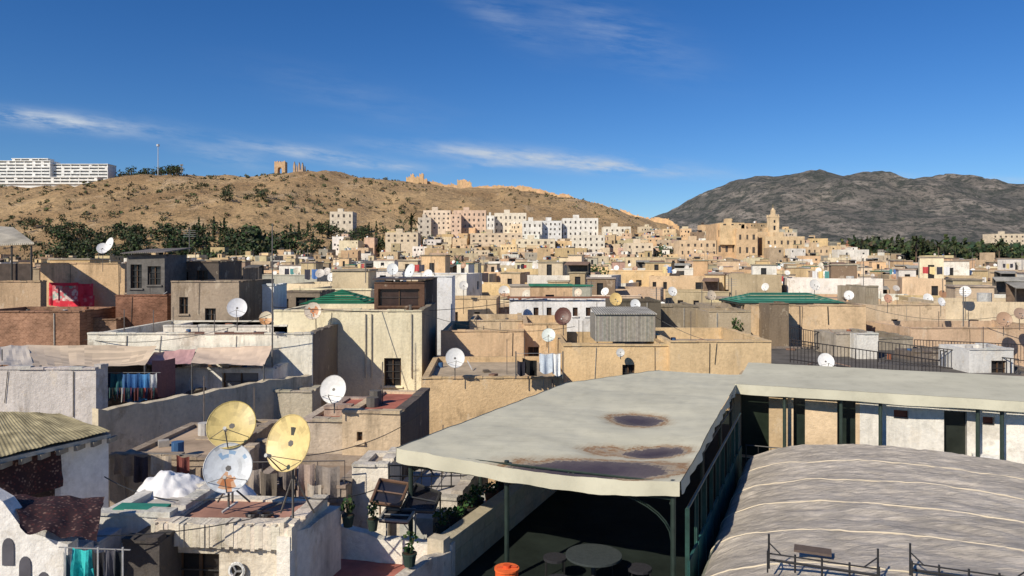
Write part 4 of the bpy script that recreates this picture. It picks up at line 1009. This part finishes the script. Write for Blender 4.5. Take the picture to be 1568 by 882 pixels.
# vegetation
veg=MB()
def tscatter(n,pxr,dr,hr,wr,cols=GREENS,nl=60,kinds=('round',),mb=None):
    for _ in range(n):
        d=R.uniform(*dr); px=R.uniform(*pxr); x=(px-784)/F*d; h=R.uniform(*hr); kd=R.choice(kinds)
        tree(mb or veg,Vector((x,d,ground(x,d))),h,h*R.uniform(*wr) if kd=='round' else h*.3,nl,cols,kind=kd)
tscatter(210,(80,470),(405,520),(7,13),(1.1,1.6),GREENS,130,('round','round','round','round','cypress'))
tscatter(70,(60,640),(520,720),(4,8),(1.1,1.7),GREENS,60)
tscatter(40,(-20,120),(410,560),(6,10),(1,1.5),GREENS,90)
tscatter(80,(460,650),(465,550),(6,11),(.9,1.4),GREENS,110,('round','round','round','cypress'))
tscatter(60,(185,275),(800,850),(8,14),(1,1.4),GREENS,70)
tscatter(14,(340,420),(600,660),(6,10),(1,1.3),GREENS,80)
for px in (380,402,430,620,395,290): tscatter(4,(px-10,px+10),(430,500),(12,17),(.8,1.2),GREENS,170)
for px in (90,150,540,700,840): tscatter(3,(px-15,px+15),(250,360),(9,13),(.8,1.1),GREENS,160)
veg.obj('hillside_trees',origin=False)
bush=MB()
for _ in range(1300):
    d=R.uniform(540,900); px=R.uniform(-60,980); x=(px-784)/F*d
    if noise.noise(Vector((x*.012,d*.012,9)))<-.05 and R.random()<.75: continue
    g=ground(x,d); s=R.uniform(.7,2.2)*(1.2 if px<620 else .8); leafball(bush,Vector((x,d,g+s*.4)),s,s*.75,16,s*.8,DRYG)
bush.obj('hill_shrubs',origin=False)
belt=MB()
tscatter(230,(1316,1600),(470,600),(17,27),(.8,1.2),GREENS,160,('round','round','round','cypress'),belt)
tscatter(50,(1230,1330),(560,640),(12,18),(.8,1.2),GREENS,100,mb=belt)
tscatter(24,(985,1035),(400,440),(8,13),(.8,1.1),GREENS,160,mb=belt)
for px in (1403,1437,1462,1530): palm(belt,Vector(((px-784)/F*460,460,ground((px-784)/F*460,460))),R.uniform(20,24))
belt.obj('tree_belt',origin=False)
for px,d,h in ((630,470,24),(700,300,14),(1075,200,11)):
    mb=MB(); x=(px-784)/F*d; palm(mb,Vector((x,d,ground(x,d))),h); mb.obj('palm_tree')
for px,py,d,h in ((1130,505,42,1.5),(888,440,110,8),(905,432,115,8)):
    mb=MB(); p=sight(px,py,d); tree(mb,Vector((p.x,p.y,p.z-h*.5)),h,h*.8,500,((.05,.09,.03),(.08,.12,.04),(.04,.06,.02)),size=max(.14,h*.06)); mb.obj('tree')
# ---------------------------------------------------------------- light, sky, camera
el=math.radians(35); sh=Vector((-.64,-.77,0)).normalized(); sd=Vector((sh.x*math.cos(el),sh.y*math.cos(el),math.sin(el)))
L=bpy.data.lights.new('sun','SUN'); L.energy=5.0; L.angle=math.radians(.5); L.color=(1,.90,.74)
lo=bpy.data.objects.new('sun',L); scene.collection.objects.link(lo); lo.rotation_euler=sd.to_track_quat('Z','Y').to_euler(); lo.location=(-50,-50,80)
w=bpy.data.worlds.new('World'); scene.world=w; w.use_nodes=True; nt=w.node_tree; bg=nt.nodes['Background']; bg.inputs[1].default_value=.08
sky=nt.nodes.new('ShaderNodeTexSky'); sky.sky_type='NISHITA'; sky.sun_disc=False; sky.sun_elevation=el; sky.sun_rotation=math.atan2(sd.x,sd.y)%(2*math.pi)
sky.altitude=900; sky.air_density=1.0; sky.dust_density=.15; sky.ozone_density=1.8
hs=nt.nodes.new('ShaderNodeHueSaturation'); hs.inputs['Saturation'].default_value=1.32; hs.inputs['Value'].default_value=1.0; nt.links.new(sky.outputs[0],hs.inputs['Color'])
skc=mixc(nt,1.0,hs.outputs[0],(.68,.90,1.22),'MULTIPLY')
tc=nt.nodes.new('ShaderNodeTexCoord'); sx=nt.nodes.new('ShaderNodeSeparateXYZ'); nt.links.new(tc.outputs['Generated'],sx.inputs[0])
yy=nm(nt,'MAXIMUM',sx.outputs[1],.05); u=nm(nt,'DIVIDE',sx.outputs[0],yy); v=nm(nt,'DIVIDE',sx.outputs[2],yy)
tot=None
for (px,py,hw,hh,k,amp) in ((90,186,150,13,-.10,.8),(30,178,80,7,-.08,.4),(840,244,190,12,-.085,1.0),(940,258,80,8,-.05,.45),(480,236,110,10,-.14,.7),(590,255,60,6,-.05,.5),(345,240,60,14,-.2,.4),(940,50,110,40,-.35,.2),(760,20,70,30,-.6,.17),(540,150,150,30,-.25,.07),(740,253,40,5,.02,.5),(1340,268,60,6,-.05,.35),(1530,276,60,5,0,.4)):
    cu,cv=(px-784)/F,(400-py)/F
    du=nm(nt,'SUBTRACT',u,cu); dv=nm(nt,'SUBTRACT',nm(nt,'SUBTRACT',v,cv),nm(nt,'MULTIPLY',du,k))
    e=nm(nt,'ADD',nm(nt,'POWER',nm(nt,'ABSOLUTE',nm(nt,'DIVIDE',du,hw/F)),2.0),nm(nt,'POWER',nm(nt,'ABSOLUTE',nm(nt,'DIVIDE',dv,hh/F)),2.0))
    g=nm(nt,'MULTIPLY',nm(nt,'EXPONENT',nm(nt,'MULTIPLY',e,-1.0)),amp)
    tot=g if tot is None else nm(nt,'ADD',tot,g)
cb=nt.nodes.new('ShaderNodeCombineXYZ'); nt.links.new(u,cb.inputs[0]); nt.links.new(nm(nt,'ADD',v,nm(nt,'MULTIPLY',u,.12)),cb.inputs[1])
n1=ntex(nt,cb.outputs[0],1.0,9,.65,(9,48,1)); 
msk=nm(nt,'MULTIPLY',tot,mrange(nt,n1,.38,.64,0.05,1.3),clamp=True)
nt.links.new(mixc(nt,msk,skc,(6.4,7.4,8.8)),bg.inputs[0])
cam=bpy.data.cameras.new('camera'); co=bpy.data.objects.new('camera',cam); scene.collection.objects.link(co); co.location=(0,0,EYE); co.rotation_euler=(math.radians(90),0,0)
cam.sensor_width=36; cam.lens=36*F/1568; cam.shift_y=-41/1568; cam.clip_start=.1; cam.clip_end=20000
scene.camera=co
scene.view_settings.view_transform='Standard'; scene.view_settings.look='None'; scene.view_settings.exposure=0
print('objects',len(bpy.data.objects))
